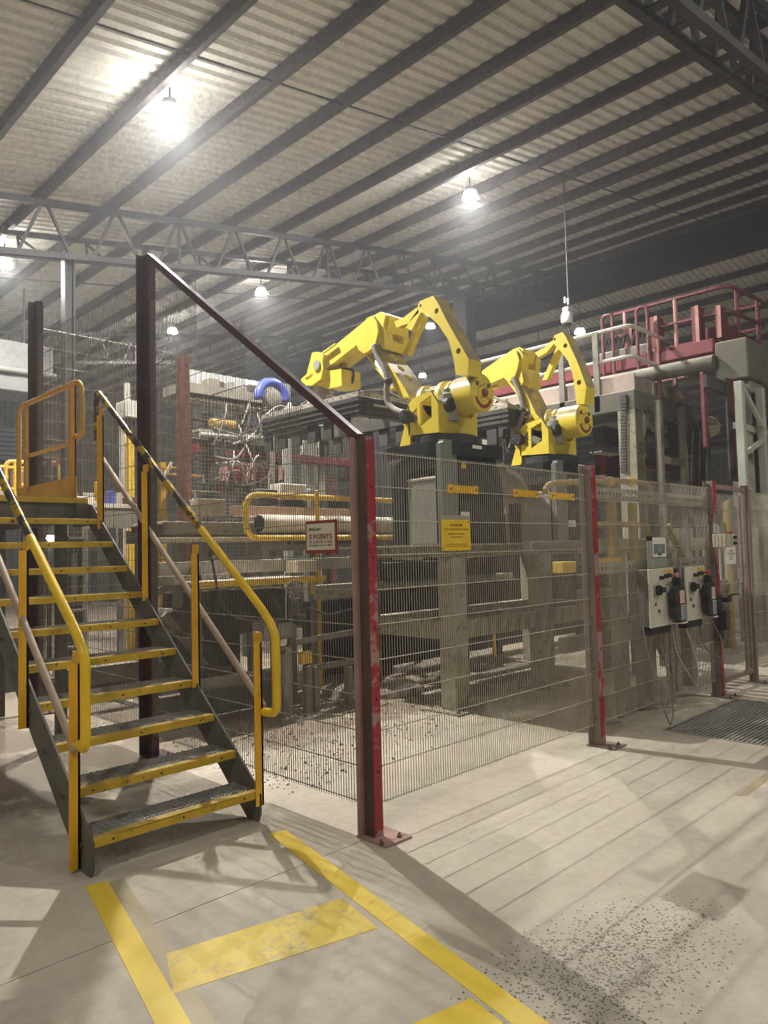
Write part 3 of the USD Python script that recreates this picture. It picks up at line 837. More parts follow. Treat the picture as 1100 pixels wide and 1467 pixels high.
# ------------------------------------------------------------------ control boxes, teach pendants and their neighbours
def control_box(px0, px1, pz0, pz1, label, plabel):
    yf = -0.14
    p, q = at(px0, pz0, 1, yf), at(px1, pz1, 1, yf)
    x0, x1, z1, z0 = p[0], q[0], p[2], q[2]
    W_, H_ = x1 - x0, z1 - z0
    t = Thing('control_box', label, 'control box')
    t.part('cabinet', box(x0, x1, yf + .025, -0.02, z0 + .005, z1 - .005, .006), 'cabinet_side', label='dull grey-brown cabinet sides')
    d = t.part('door', box(x0 - .002, x1 + .002, yf, yf + .022, z0, z1, .005), 'cream')
    t.part('name_strip', box(x0 + W_ * .58, x0 + W_ * .90, yf - .003, yf, z1 - H_ * .07, z1 - H_ * .03), 'label_yellow')
    t.part('isolator_plate', box(x0 + W_ * .12, x0 + W_ * .33, yf - .006, yf, z0 + H_ * .52, z0 + H_ * .72, .003), 'cabinet_grey')
    t.part('isolator_handle', cat(lathe([(0.045, -0.03), (0.045, 0)], (x0 + W_ * .27, yf - .005, z0 + H_ * .63), 1, 14), box(x0 + W_ * .25, x0 + W_ * .42, yf - .055, yf - .02, z0 + H_ * .59, z0 + H_ * .68, .005)), 'pendant_black')
    for nm, fx, fz, r, m in (('key_switch', .42, .84, .016, 'pendant_black'), ('lock', .62, .86, .018, 'pendant_black'), ('lock', .74, .87, .018, 'cable_dark')):
        t.part(nm, lathe([(r * .7, -0.04), (r, -0.03), (r, 0)], (x0 + W_ * fx, yf, z0 + H_ * fz), 1, 12), m)
    t.part('stop_collar', lathe([(0.03, -0.006), (0.03, 0)], (x0 + W_ * .92, yf, z0 + H_ * .87), 1, 14), 'label_yellow')
    t.part('stop_button', lathe([(0.0, -0.06), (0.022, -0.056), (0.024, -0.04), (0.010, -0.036), (0.010, 0)], (x0 + W_ * .92, yf, z0 + H_ * .87), 1, 14), 'stop_red' if px0 > 960 else 'stop_pink')
    t.part('latch', box(x0 + W_ * .28, x0 + W_ * .33, yf - .012, yf, z0 + H_ * .24, z0 + H_ * .30), 'bolt')
    t.part('latch', box(x0 + W_ * .16, x0 + W_ * .19, yf - .012, yf, z0 + H_ * .37, z0 + H_ * .42), 'bolt')
    t.part('wire_loop', tube(curve([(x0 + W_ * .55, yf - .02, z0 + H_ * .70), (x0 + W_ * .70, yf - .05, z0 + H_ * .77), (x0 + W_ * .72, yf - .04, z0 + H_ * .73), (x0 + W_ * .6, yf - .03, z0 + H_ * .69)], 5), .004, 5), 'cable_dark')
    t.part('gland_block', box(x0 + W_ * .1, x1 - W_ * .1, yf + .03, -0.03, z0 - .07, z0 + .004), 'steel_dark')
    t.done()
    # the teach pendant hanging on the door
    t = Thing('teach_pendant', plabel, 'teach pendant')
    a, b = x0 + W_ * .62, x0 + W_ * 1.07
    y = yf - 0.03
    sil = [(a, z0 + .52 * H_), (a + .02, z0 + .62 * H_), (a + .06, z0 + .67 * H_), (b - .04, z0 + .67 * H_), (b - .005, z0 + .61 * H_), (b + .01, z0 + .10 * H_), (b - .02, z0 + .055 * H_), (a + .13, z0 + .05 * H_), (a + .03, z0 + .12 * H_), (a + .01, z0 + .3 * H_), (a + .045, z0 + .36 * H_), (a + .03, z0 + .42 * H_)]
    t.part('case', prism(sg.Polygon(sil).buffer(.012).buffer(-.006), 1, y - .055, y), 'pendant_black')
    t.part('screen', box(a + .10, b - .02, y - .058, y - .055, z0 + .37 * H_, z0 + .60 * H_, .001), 'print_pink')
    t.part('keypad', box(a + .115, b + .002, y - .058, y - .055, z0 + .085 * H_, z0 + .345 * H_, .001), 'key_white')
    for r_ in range(7):
        for c_ in range(4):
            xx, zz = a + .122 + c_ * (b - a - .125) / 4, z0 + H_ * (.10 + r_ * .034)
            t.part('key', box(xx, xx + .017, y - .062, y - .058, zz, zz + .011), 'key_blue' if c_ > 1 else 'cabinet_grey')
    t.part('hook', box(b - .07, b - .02, y - .04, yf, z0 + .655 * H_, z0 + .82 * H_, .004), 'cable_dark')
    t.part('rest', box(a + .10, b + .005, y - .07, yf, z0 + .015 * H_, z0 + .045 * H_, .004), 'white_dusty')
    t.part('enable_switch', lathe([(0.0, -.03), (.012, -.028), (.012, 0)], (b + .028, y - .005, z0 + .47 * H_), 1, 10), 'stop_pink')
    t.done()
    return x0, x1, z0, z1


c1 = control_box(930, 968, 815.5, 893.5, 'cream control box with pendant, the left one, below the leaflet holder', 'black teach pendant with pink screen on the left control box')
c2 = control_box(981.5, 1012.5, 812.5, 885, 'cream control box with pendant, the right one, beside the red gate post', 'black teach pendant with pink screen on the right control box')

p, q = at(933, 770, 1, -0.10), at(952, 814, 1, -0.10)
t = Thing('leaflet_holder', 'grey leaflet holder with a printed sheet standing on the left control box', 'leaflet holder')
hx0, hx1, hz0, hz1 = p[0], p[0] + 0.29, c1[3] + .001, p[2]
t.part('back_box', box(hx0, hx1, -0.095, -0.05, hz0, hz1 - .03, .004), 'cabinet_grey')
t.part('dark_end', box(hx0 + .004, hx0 + .05, -0.09, -0.05, hz1 - .03, hz1 + .01), 'hole_dark')
t.part('printed_sheet', box(hx0 + .02, hx1 - .004, -0.10, -0.095, hz0 + .10, hz1, .001), 'paper')
t.part('picture', box(hx0 + .035, hx1 - .03, -0.103, -0.10, hz0 + .13, hz1 - .06), 'print_blue_grey')
t.part('figure', cat(ball((hx0 + .145, -.104, hz1 - .085), .018, 1, (1, .1, 1)), box(hx0 + .115, hx0 + .175, -.105, -.103, hz1 - .16, hz1 - .10), box(hx0 + .12, hx0 + .14, -.105, -.103, hz0 + .135, hz1 - .16), box(hx0 + .15, hx0 + .17, -.105, -.103, hz0 + .135, hz1 - .16)), 'cabinet_grey')
t.part('front_lip', box(hx0, hx1, -0.11, -0.095, hz0, hz0 + .09, .003), 'cabinet_grey')
t.done()

p, q = at(1006, 766, 1, -0.19), at(1018, 782, 1, -0.19)
t = Thing('stop_box', 'small cream emergency stop box with red and yellow end on the gate post', 'stop box')
t.part('case', box(XC - .13, XC + .0, -0.20, -0.055, q[2] - .02, p[2] + .01, .006), 'beige')
t.part('front', box(XC - .02, XC + .05, -0.215, -0.20, q[2] - .015, p[2] + .005, .003), 'cream')
t.part('upper_box', box(XC - .10, XC + .035, -0.14, -0.055, p[2] + .012, p[2] + .12, .004), 'cabinet_grey')
t.part('stop_shroud', box(XC + .036, XC + .065, -0.15, -0.09, p[2] + .0, p[2] + .13, .003), 'label_yellow')
t.part('stop_button', lathe([(0.0, -0.045), (0.025, -0.04), (0.027, -0.02), (0.012, -0.018), (0.012, 0)], (XC + .045, -.15, p[2] + .01), 1, 14), 'stop_red')
for z in (.02, .08):
    t.part('switch', lathe([(0.010, -0.035), (0.014, -0.03), (0.014, 0)], (XC + .02, -.215, q[2] + z), 1, 10), 'pendant_black')
t.done()


def slot_tray(name, label, pa, pb, y, h=0.10, d=0.05):
    p, q = at(*pa, 1, y), at(*pb, 1, y)
    z = (p[2] + q[2]) / 2
    p, q = np.array([XB - .04, y, z]), np.array([XC + .04, y, z])
    holes = [[(x, z - .012), (x + .035, z - .012), (x + .035, z + .012), (x, z + .012)] for x in np.arange(p[0] + .04, q[0] - .06, 0.062)]
    t = Thing(name, label, 'cable tray')
    t.part('perforated_web', prism([(p[0], z - h / 2), (q[0], z - h / 2), (q[0], z + h / 2), (p[0], z + h / 2)], 1, y, y + .004, holes), 'tray_metal')
    t.part('top_lip', box(p[0], q[0], y + .004, y + d, z + h / 2 - .004, z + h / 2), 'tray_metal')
    t.part('bottom_lip', box(p[0], q[0], y + .004, y + d, z - h / 2, z - h / 2 + .004), 'tray_metal')
    t.done()
    return p[0], q[0], z


slot_tray('cable_tray', 'upper perforated cable tray running behind the front fence towards the gate', (851, 704), (1011, 719), 0.043)
slot_tray('cable_tray', 'lower perforated cable tray running behind the front fence above the control boxes', (853, 815), (1012, 804), 0.043)

for k, (x, lab, mt) in enumerate(((c1[0] - .05, 'grey cable drooping from the left control box to the floor', 'hose_grey'), (c1[1] + .03, 'pale cable hanging in a long loop between the control boxes', 'hose_pale'), (c2[1] - .06, 'grey cable drooping from the right control box', 'hose_grey'))):
    zlow = (0.05, 0.28, 0.42)[k]
    single('cable', tube(curve([(x, -.08, .90), (x + .02, -.12, .6), (x + .12, -.20, zlow + .08), (x + .22, -.2, zlow), (x + .30, -.18, zlow + .2), (x + .30, -.08, .84)], 6), .007, 6), mt, lab, 'cable')
single('cable', tube(curve([(c2[0] - .03, -.10, .9), (c2[0] - .04, -.10, 1.2), (c2[0] - .03, -.10, 1.40), (c2[0] + .05, -.09, 1.425), (c2[0] + .2, -.08, 1.42)], 6), .02, 8), 'hose_grey', 'thick grey cable bundle arching over the right control box', 'cable')

# ================================================================== the staircase
SX0, SX1, RISE, GO, Y0S, Z0S = -1.296, -0.27, 0.193, 0.2425, 0.675, 0.19
stair = Thing('staircase', 'yellow and grey steel staircase with grated treads and yellow handrails', 'staircase')
slope = RISE / GO


def sy(z):                                                            # y of the nosing line at height z
    return Y0S + (z - Z0S) / slope


for x0, x1 in ((SX0, SX0 + .012), (SX1 - .012, SX1)):
    zt, top = 2.115, 2.115
    prof = [(0.69, 0.0), (0.80, 0.0), (sy(1.88) + .27, 1.88), (3.40, 1.88), (3.40, 2.10), (sy(2.05) + .0, 2.05), (0.70, 0.21), (0.665, 0.17), (0.665, 0.05)]
    s = stair.part('stringer', prism(prof, 0, x0, x1), 'stringer')
    side_x = x1 if x0 == SX0 else x0
    for k in range(10):
        y, z = Y0S + GO * k, Z0S + RISE * k
        for dy in (.07, .12):
            stair.part('bolt', lathe([(.011, -.007), (.011, .007)], (x0 + .006 + (-.012 if x0 == SX0 else .012), y + dy + .03, z - .05), 0, 6), 'bolt', s)
for k in range(10):
    y, z = Y0S + GO * k, Z0S + RISE * k
    xa, xb = SX0 + .014, SX1 - .014
    bars = []
    for j, yy in enumerate(np.arange(y + .055, y + .262, .0285)):
        bars.append(box(xa, xb, yy - .0045, yy + .0045, z - .038, z - .006))
    for xx in np.arange(xa + .03, xb, .042):
        bars.append(box(xx - .006, xx + .006, y + .05, y + .26, z - .014, z - .007))
        for yy in np.arange(y + .055, y + .262, .0285):
            a = np.array([(xx - .012, yy - .0025, z - .006), (xx + .002, yy - .0025, z - .006), (xx - .005, yy - .0025, z + .002), (xx - .012, yy + .0025, z - .006), (xx + .002, yy + .0025, z - .006), (xx - .005, yy + .0025, z + .002)])
            bars.append((a, np.array([(0, 1, 2), (3, 5, 4), (0, 2, 5), (0, 5, 3), (1, 4, 5), (1, 5, 2)])))
    bars.append(box(xa, xb, y + .258, y + .264, z - .038, z - .004))
    p = stair.part('tread', cat(bars), 'grating')
    nose = prism([(y, z - .045), (y + .004, z - .045), (y + .004, z - .004), (y + .048, z - .004), (y + .048, z), (y + .003, z), (y, z - .004)], 0, xa - (.002), xb + .002)
    stair.part('nosing', nose, 'nosing', p)
    for xx in (xa + .10, (xa + xb) / 2, xb - .10):
        stair.part('rivet', lathe([(.006, -.003), (.006, 0)], (xx, y, z - .024), 1, 6), 'hole_dark', p)
    if k == 0:
        stair.part('loose_strip', box(xa + .10, xb - .17, y - .004, y + .05, z, z + .004), 'nosing', p, label='worn pale yellow anti-slip strip')
LZ, LY = 2.115, 3.13
lp = stair.part('landing', box(SX0 + .014, SX1 - .014, LY, LY + 2.2, LZ - .012, LZ - .004), 'grating')
stair.part('nosing', box(SX0 + .0, SX1 - .002, LY - .012, LY + .05, LZ - .045, LZ), 'nosing', lp)
stair.part('toe_plate', box(SX0 + .014, SX1 - .11, LY + .02, LY + .03, LZ - .20, LZ - .046), 'stringer', lp)
stair.part('end_bracket', box(SX1 - .11, SX1 - .014, LY - .05, LY + .02, LZ - .20, LZ - .046), 'stringer', lp)
for x in (SX0 + .03, SX1 - .03):
    stair.part('landing_beam', box(x - .03, x + .03, LY + .06, LY + 2.2, LZ - .20, LZ - .012), 'stringer')
for x in (SX0 + .04, SX1 - .04):
    for y in (3.6, 5.2):
        stair.part('landing_leg', box(x - .04, x + .04, y - .04, y + .04, 0, LZ - .2), 'stringer')


def handrail(x, right):
    out = 0.03 if right else -0.03
    posts = [(.70, .10, 1.13), (1.41, .72, 1.68), (2.11, 1.28, 2.30), (2.88, 1.84, 2.84)] if right else [(.83, .02, 1.12), (1.56, .62, 1.72), (2.35, 1.24, 2.36), (3.05, 1.88, 2.90)]
    off = 0.0
    y_end, z_end = (.555, 1.15) if right else (.645, 1.13)
    top = [(x + out, 3.03 if right else 3.05, 2.60), (x + out, 3.03 if right else 3.05, 3.03), (x + out, y_end + .115, z_end + .10), (x + out, y_end, z_end - .02), (x + out, y_end, .65), (x + out * .4, y_end + .125, .65)]
    # the worn upper run and the yellow lower run are one bent tube
    A, B = np.array(top[1]), np.array(top[2])
    cutp = A + (B - A) * (0.70 if right else 0.72)
    hr = stair.part('handrail', tube(rounded([cutp] + top[2:], .07), .026, 12), 'rail_yellow', smooth=40)
    stair.part('worn_rail', tube(rounded(top[:2] + [cutp], .07), .026, 12), 'rail_bare', hr, label='upper handrail run with paint worn to dark bare metal', smooth=40)
    for y, z0, z1 in posts:
        w = .035
        stair.part('post', box(x - .006 + (.0 if right else 0), x + .006, y - w, y + w, z0, z1 - .0), 'stair_yellow', hr)
        stair.part('post_face', box(x - .05, x + .006, y - w, y - w + .008, z0, z1 - .06), 'stair_yellow', hr)
    mid = [(x + out, posts[0][0] - .02, .655), (x + out, 3.04, 2.585)]
    a, b = np.array([x + out * .9, y_end + .13, .68 if right else .62]), np.array([x + out * .9, 3.03, 2.52])
    n = 4
    stair.part('mid_rail', tube([a + (b - a) * t for t in np.linspace(0, 1, n)], .021, 10), 'rail_dusty', hr, label='dusty pale mid rail', smooth=40)


handrail(SX1 + .012, True)
handrail(SX0 - .012, False)
stair.done()

# the yellow guard rail along the landing
t = Thing('landing_guardrail', 'dull yellow closed-loop guard rail with kick plate on the stair landing', 'guard rail')
gx, ya, yb, zb = -0.30, 3.20, 4.62, 2.115
top, low = zb + 1.02, zb + .13
t.part('tube_loop', tube(rounded([(gx, ya + .12, low + .42), (gx, ya - .03, low + .40), (gx, ya - .03, top), (gx, yb + .06, top), (gx, yb + .06, low), (gx, yb - .08, low)], .12), .024, 10), 'gate_yellow', smooth=40)
for y in (ya + .17, yb - .16):
    t.part('post', box(gx - .006, gx + .006, y - .07, y + .07, zb, top - .015), 'gate_yellow')
    t.part('post_face', box(gx - .04, gx + .006, y - .07, y - .062, zb, top - .03), 'gate_yellow')
t.part('mid_rail', cyl((gx, ya + .12, zb + .50), (gx, yb - .1, zb + .50), .019, 10), 'gate_yellow', smooth=40)
t.part('kick_plate', box(gx - .012, gx - .006, ya + .06, yb + .08, zb, zb + .20), 'gate_yellow')
t.done()

# ================================================================== the robots and their stand
def crop(ox, oy, s):
    return lambda pts: [(ox + x / s, oy + y / s) for x, y in pts]


K5, K6, K7 = crop(430, 400, 6.47), crop(540, 420, 6.11), crop(690, 460, 5.79)

# ---- the shared steel stand
t = Thing('robot_stand', 'heavy speckled grey-green steel frame stand carrying both yellow robots', 'stand')
SZ = 1.66
lx, ly = (2.84, 4.42, 6.0), (1.73, 2.95)
for x in lx:
    for y in ly:
        w = 0.105 if y < 2 else 0.09
        q = t.part('leg', box(x - w, x + w, y - w, y + w, 0.02, SZ - .13, .012), 'stand')
        t.part('foot_plate', box(x - .22, x + .22, y - .22, y + .22, 0, 0.02), 'stand', q)
        for dx in (-.18, .18):
            t.part('anchor_bolt', lathe([(.018, 0), (.018, .02), (.009, .02), (.009, .05), (0, .05)], (x + dx, y - .18, .02), 2, 6), 'bolt', q)
for y in ly:
    t.part('top_beam', box(lx[0] - .20, lx[-1] + .20, y - .09, y + .09, SZ - .13, SZ - .02, .006), 'stand')
    for xa, xb in zip(lx, lx[1:]):
        t.part('lower_beam', box(xa + .105, xb - .105, y - .06, y + .06, .70, .88, .008), 'stand')
for x in lx:
    t.part('cross_beam', box(x - .09, x + .09, ly[0] + .09, ly[1] - .09, SZ - .13, SZ - .02, .006), 'stand')
    t.part('lower_beam', box(x - .06, x + .06, ly[0] + .105, ly[1] - .09, .70, .88, .008), 'stand')
t.part('deck_plate', box(lx[0] - .32, lx[-1] + .22, ly[0] - .20, ly[1] + .12, SZ - .02, SZ), 'stand')
t.done()


def arm_plate(pts, x0, x1, holes=()):
    return plate(pts, 0, x0, x1 - x0, holes)


def disc_px(px, py, x, r, depth, n=18):
    c = at(px, py, 0, x)
    return lathe([(r, -depth), (r, 0.0)], c, 0, n)


def robot(dx, dz, o, label):
    """A four-axis palletising robot. dx shifts its body; o holds the pose of its arms as outlines at their own planes."""
    t = Thing('palletising_robot', label, 'robot')
    xc, yc = 3.10 + dx, 2.00
    zb = 2.70 + dz
    # pedestal
    px0, px1, py0, py1 = xc - .56, xc + .40, yc - .40, yc + .40
    t.part('turntable_flange', prism([(px0 - .02, py0 + .12), (px0 + .16, py0 - .10), (px1 - .05, py0 - .10), (px1 + .12, py0 + .08), (px1 + .12, py1 - .1), (px1 - .1, py1 + .1), (px0 + .12, py1 + .1), (px0 - .02, py1 - .1)], 2, zb - .16, zb - .03), 'robot_black')
    ye = yc + .25
    arch = sg.Polygon([(py0, SZ), (py0, zb - .16), (ye - .16, zb - .16), (ye - .06, zb - .22), (ye, zb - .42), (ye, SZ), (ye - .17, SZ), (ye - .17, zb - .50), (ye - .22, zb - .34), (ye - .32, zb - .28), (py0 + .05, zb - .28), (py0 + .05, SZ)])
    t.part('pedestal_arch', prism(arch, 0, px0, px0 + .14), 'robot_black')
    t.part('pedestal_body', prism([(px0 + .30, SZ), (px0 + .30, zb - .16), (px1 - .04, zb - .16), (px1 + .06, zb - .40), (px1 + .12, SZ)], 1, py0 + .0, py1 - .05), 'robot_black')
    t.part('front_panel', prism(sg.box(px0 - .04, SZ, px0 + .20, zb - .06).union(sg.box(px0 - .0, SZ, px0 + .16, zb - .02)).buffer(.03).buffer(-.03), 1, py0 - .06, py0 - .0), 'panel_green', label='grey-green rounded front panel')
    t.part('inner_cabinet', box(px0 + .02, px0 + .29, py0 + .06, ye - .19, SZ, zb - .40, .01), 'cabinet_grey')
    t.part('cabinet_lid', box(px0 + .01, px0 + .295, py0 + .055, ye - .18, zb - .40, zb - .37, .008), 'white_dusty')
    t.part('status_plate', box(px0 + .30, px0 + .42, py0 - .015, py0 + .0, zb - .36, zb - .20, .003), 'steel_dark')
    t.part('status_label', box(px0 + .32, px0 + .40, py0 - .018, py0 - .015, zb - .28, zb - .22), 'label_yellow')
    t.part('rating_plate', box(px0 + .40, px0 + .55, py0 - .107, py0 - .10, zb - .085, zb - .05), 'paper')
    t.part('rating_plate', box(px0 + .30, px0 + .45, py0 - .006, py0 - .0, zb - .80, zb - .72), 'paper')
    t.part('bearing_ring', lathe([(.34, 0), (.36, .02), (.36, .11), (.33, .13)], (xc + .02, yc, zb - .03), 2, 28), 'steel_dark', smooth=30)
    # body with windows
    bx0, bx1, by0, by1 = xc - .33, xc + .31, yc - .21, yc + .21
    z0, z1 = zb + .10, zb + .50
    hull = prism([(by0, z0), (by0, z0 + .30), (by0 + .10, z1 + .05), (by1 - .06, z1 + .0), (by1, z1 - .06), (by1, z0 + .02)], 0, bx0, bx1)
    window = prism([(by0 + .09, z0 + .17), (by0 + .09, z1 - .0), (by0 + .25, z1 - .06), (by0 + .25, z0 + .09)], 0, bx0 - .1, bx1 - .06)
    tri = prism([(by0 + .29, z0 + .12), (by0 + .29, z1 - .10), (by1 - .03, z1 - .16), (by1 - .03, z0 + .16)], 0, bx0 - .1, bx0 + .5)
    room = box(bx0 + .03, bx1 - .03, by0 + .03, by1 - .03, z0 + .05, z1 + .2)
    notch = prism([(bx0 + .10, z0 + .30), (bx0 + .14, z0 + .20), (bx1 - .10, z0 + .20), (bx1 - .01, z0 + .30), (bx1 - .01, z1 + .1), (bx0 + .10, z1 + .1)], 1, by0 - .1, by0 + .24)
    t.part('body', cut(hull, window, tri, room, notch), 'robot_yellow')
    t.part('body_bracket', prism([(by1 - .02, z0 - .06), (by1 - .02, z1 - .05), (by1 + .10, z1 - .2), (by1 + .06, z0 + .12), (by1 + .14, z0 - .10), (by1 + .02, z0 - .14)], 0, bx0, bx0 + .12), 'robot_yellow')
    t.part('skirt', prism([(bx0 + .02, by0 + .02), (bx1 - .02, by0 + .02), (bx1 - .02, by1 - .02), (bx0 + .02, by1 - .02)], 2, z0 - .03, z0), 'steel_dark')
    # the painted face on the end of the counterweight drum
    fx, fy, fz, r = xc + .05, 1.50, 3.21 + dz, .200
    d = t.part('drum', lathe([(r - .018, 0), (r, .014), (r, .30), (r - .03, .305), (r - .03, .34), (r - .01, .345), (r - .01, .38), (r - .06, .385), (r - .06, .52)], (fx, fy, fz), 1, 40), 'robot_yellow', smooth=35)
    t.part('face_ring', lathe([(.082, -.012), (.088, -.010), (.088, 0)], (fx, fy, fz - .005), 1, 24), 'robot_yellow', d)
    t.part('nose', ball((fx + .005, fy - .02, fz - .002), .046, 2, (1, .6, 1)), 'clown_red', d, label='dark red painted nose', smooth=True)
    for sx in (-.095, .095):
        t.part('eye', lathe([(0, -.010), (.024, -.008), (.026, 0)], (fx + sx, fy, fz + .085), 1, 12), 'clown_dark', d)
    for sx, sz in ((-.055, .062), (.055, .062), (-.05, -.055), (.055, -.055), (0, .085)):
        t.part('bolt', lathe([(0, -.013), (.007, -.012), (.007, 0)], (fx + sx, fy - .01, fz + sz), 1, 6), 'clown_dark', d)
    mouth = [(fx + .128 * math.cos(a), fz - .012 + .132 * math.sin(a)) for a in np.linspace(math.radians(206), math.radians(334), 18)]
    t.part('mouth', prism(sg.LineString(mouth).buffer(.019), 1, fy - .004, fy + .002), 'clown_red', d, label='red painted smile')
    for yy, rr in ((1.98, .19), (2.24, .19)):
        t.part('pivot_ring', lathe([(rr - .02, 0), (rr, .012), (rr, .07), (rr - .02, .08)], (fx - .02, yy - .06, fz + .01), 1, 32), 'robot_yellow', smooth=35)
    for a in np.linspace(.3, 2.9, 6):
        t.part('tie_rod', cyl((fx - .02 + .155 * math.cos(a), 1.96, fz + .155 * math.sin(a)), (fx - .02 + .155 * math.cos(a), 2.22, fz + .155 * math.sin(a)), .017, 8), 'hose_pale')
    t.part('motor', lathe([(.10, 0), (.10, .28), (.07, .30), (.07, .34)], (xc - .10, yc - .16, z0 + .14), 2, 16), 'cabinet_grey', smooth=40)
    for c in ((bx0 - .03, by1 + .01, z0 + .22), (xc - .17, by0 - .02, z1 - .10)):
        t.part('cooling_fan', cat(lathe([(.070, -.03), (.078, -.02), (.078, .05)], c, 0 if c[0] < bx0 else 1, 16), *[beam(np.array(c) + (-.035 if c[0] < bx0 else 0, 0 if c[0] < bx0 else -.035, 0), np.array(c) + ((-.035, .065 * math.cos(a), .065 * math.sin(a)) if c[0] < bx0 else (.065 * math.cos(a), -.035, .065 * math.sin(a))), .008, .01) for a in np.arange(0, 6.2, .79)]), 'cable_dark')
    # arms
    X = 2.86 + dx
    t.part('lower_arm', cut(arm_plate(o['lower'], X, X + .36), *o['lower_holes'](X)), 'robot_yellow')
    for h in o['lower_holes'](X):
        pass
    t.part('elbow_block', cut(arm_plate(o['elbow'], X - .01, X + .40), o['recess'](X)), 'robot_yellow')
    t.part('link_bar', arm_plate(o['bar'], X + .02, X + .10), 'robot_yellow')
    t.part('upper_arm', cut(arm_plate(o['fore'], X + .03, X + .33), *[cyl(at(a, b, 0, X + .18) + (0, .0, -.2), at(a, b, 0, X + .18) + (0, 0, .12), .05, 14) for a, b in o['fore_holes']]), 'robot_yellow')
    t.part('elbow_cap', prism(sg.Polygon(flat([at(*p, 0, X - .05) for p in o['cap']], 0)).buffer(.03).buffer(-.015), 0, X - .05, X + .03), 'robot_yellow')
    rl = arm_plate(o['rear'], X - .01, X + .20)
    t.part('rear_link', cut(rl, *[lathe([(rr, -.1), (rr, .4)], at(a, b, 0, X - .01), 0, 16) for a, b, rr in o['rear_holes']]), 'robot_yellow')
    for k, q in enumerate(o['rods']):
        t.part('linkage_bar', arm_plate(q, X + (.02 if k % 2 == 0 else .16), X + (.10 if k % 2 == 0 else .24)), 'robot_yellow')
    if 'wrist' in o:
        t.part('wrist_link', plate(o['wrist'], 0, X - .03, .06, [o['slot']]), 'robot_yellow')
        t.part('wrist_disc', disc_px(*o['wdisc'], X - .035, .062, .012), 'cabinet_grey')
        t.part('wrist_rod', cyl(at(*o['wrod'][0], 0, X), at(*o['wrod'][1], 0, X), .016, 8), 'robot_yellow')
        t.part('wrist_body', arm_plate(o['wbody'], X + .03, X + .34), 'robot_yellow')
        wc = at(*o['wflange'], 0, X + .18)
        t.part('tool_flange', lathe([(.13, 0), (.13, -.05), (.08, -.06), (.08, -.16)][::-1], wc, 2, 20), 'dusty_cover', smooth=30)
        t.part('wrist_motor', cat(cyl(at(*o['wmot'], 0, X + .2), at(*o['wmot'], 0, X + .2) + (0, 0, -.22), .06, 12), tube(curve([at(*o['wmot'], 0, X + .2) + (0, -.06, -.02), at(*o['wmot'], 0, X + .2) + (0, -.15, -.06), at(*o['wmot'], 0, X + .2) + (0, -.12, -.2), at(*o['wmot'], 0, X + .2) + (0, -.02, -.24)], 5), .014, 6)), 'cable_dark')
    t.part('arm_hose', tube(curve([at(*p, 0, X - .04) for p in o['hose']], 6), .034, 10), 'hose_grey', smooth=True)
    t.part('hose_clamp', ball(at(*o['clamp'], 0, X - .04), .05, 1), 'cable_dark')
    t.part('hose_gland', cyl(at(*o['hose'][-1], 0, X - .04), at(*o['hose'][-1], 0, X - .04) + (.02, -.10, -.06), .055, 12), 'hose_grey')
    t.done()
    return xc, yc, zb


R1 = dict(
    lower=K5([(690, 560), (690, 610), (750, 720), (840, 850), (862, 990), (930, 1100), (1010, 1090), (985, 1040), (880, 870), (790, 750), (730, 620)]),
    lower_holes=lambda X: [beam(c - n * .5, c + n * .5, .105, .105) if False else cyl(c - n * .5, c + n * .5, .052, 14) for c, n in [(at(a, b, 0, X + .05) + (.13, 0, 0), np.array([0, -.80, .60])) for a, b in K5([(790, 725), (838, 838), (885, 945)])]],
    elbow=K5([(745, 300), (690, 360), (690, 520), (712, 560), (760, 650), (775, 640), (780, 600), (770, 420), (790, 330)]),
    recess=lambda X: box(X + .13, X + .30, *sorted((at(560, 486, 0, X)[1] - .35, at(556, 486, 0, X)[1] + .13)), at(556, 489, 0, X)[2] + .03, at(556, 458, 0, X)[2]),
    bar=K5([(570, 660), (615, 690), (760, 880), (850, 1010), (830, 1030), (780, 930), (690, 820)]),
    fore=[(459, 510), (487, 489), (527, 456), (545, 446.5), (558, 452), (554, 476), (538, 490), (512, 493), (463, 531)],
    fore_holes=[(491, 516), (509, 499)],
    cap=K5([(665, 350), (620, 370), (560, 470), (528, 590), (545, 645), (590, 675), (640, 650), (690, 590), (712, 480), (700, 400)]),
    rear=K6([(355, 110), (378, 68), (490, 20), (530, 80), (600, 220), (700, 400), (800, 572), (795, 715), (690, 715), (668, 570), (625, 410), (535, 275), (445, 190), (362, 160)]),
    rear_holes=[(*K6([(520, 155)])[0], .028), (*K6([(712, 505)])[0], .030), (*K6([(380, 108)])[0], .016)],
    rods=[K6([(150, 250), (235, 212), (345, 125), (370, 140), (362, 170), (270, 265), (170, 300)]), K6([(225, 520), (270, 430), (390, 175), (420, 190), (330, 380), (262, 545)]), K6([(250, 300), (360, 140), (385, 160), (300, 330)])],
    wrist=K5([(110, 680), (165, 672), (215, 700), (205, 750), (212, 830), (190, 925), (105, 985), (20, 982), (8, 925), (60, 878), (80, 800)]), slot=K5([(40, 925), (60, 905), (110, 870), (120, 885), (105, 910), (60, 935)]),
    wdisc=K5([(155, 795)])[0], wrod=K5([(190, 700), (330, 600)]), wbody=K5([(200, 860), (380, 830), (385, 985), (330, 1000), (250, 1015), (110, 965), (185, 930)]), wflange=(463, 556), wmot=(494, 528),
    hose=K5([(680, 610), (720, 720), (790, 850), (810, 940), (800, 1040), (812, 1140), (860, 1200), (940, 1240), (990, 1270)]), clamp=K5([(815, 945)])[0])
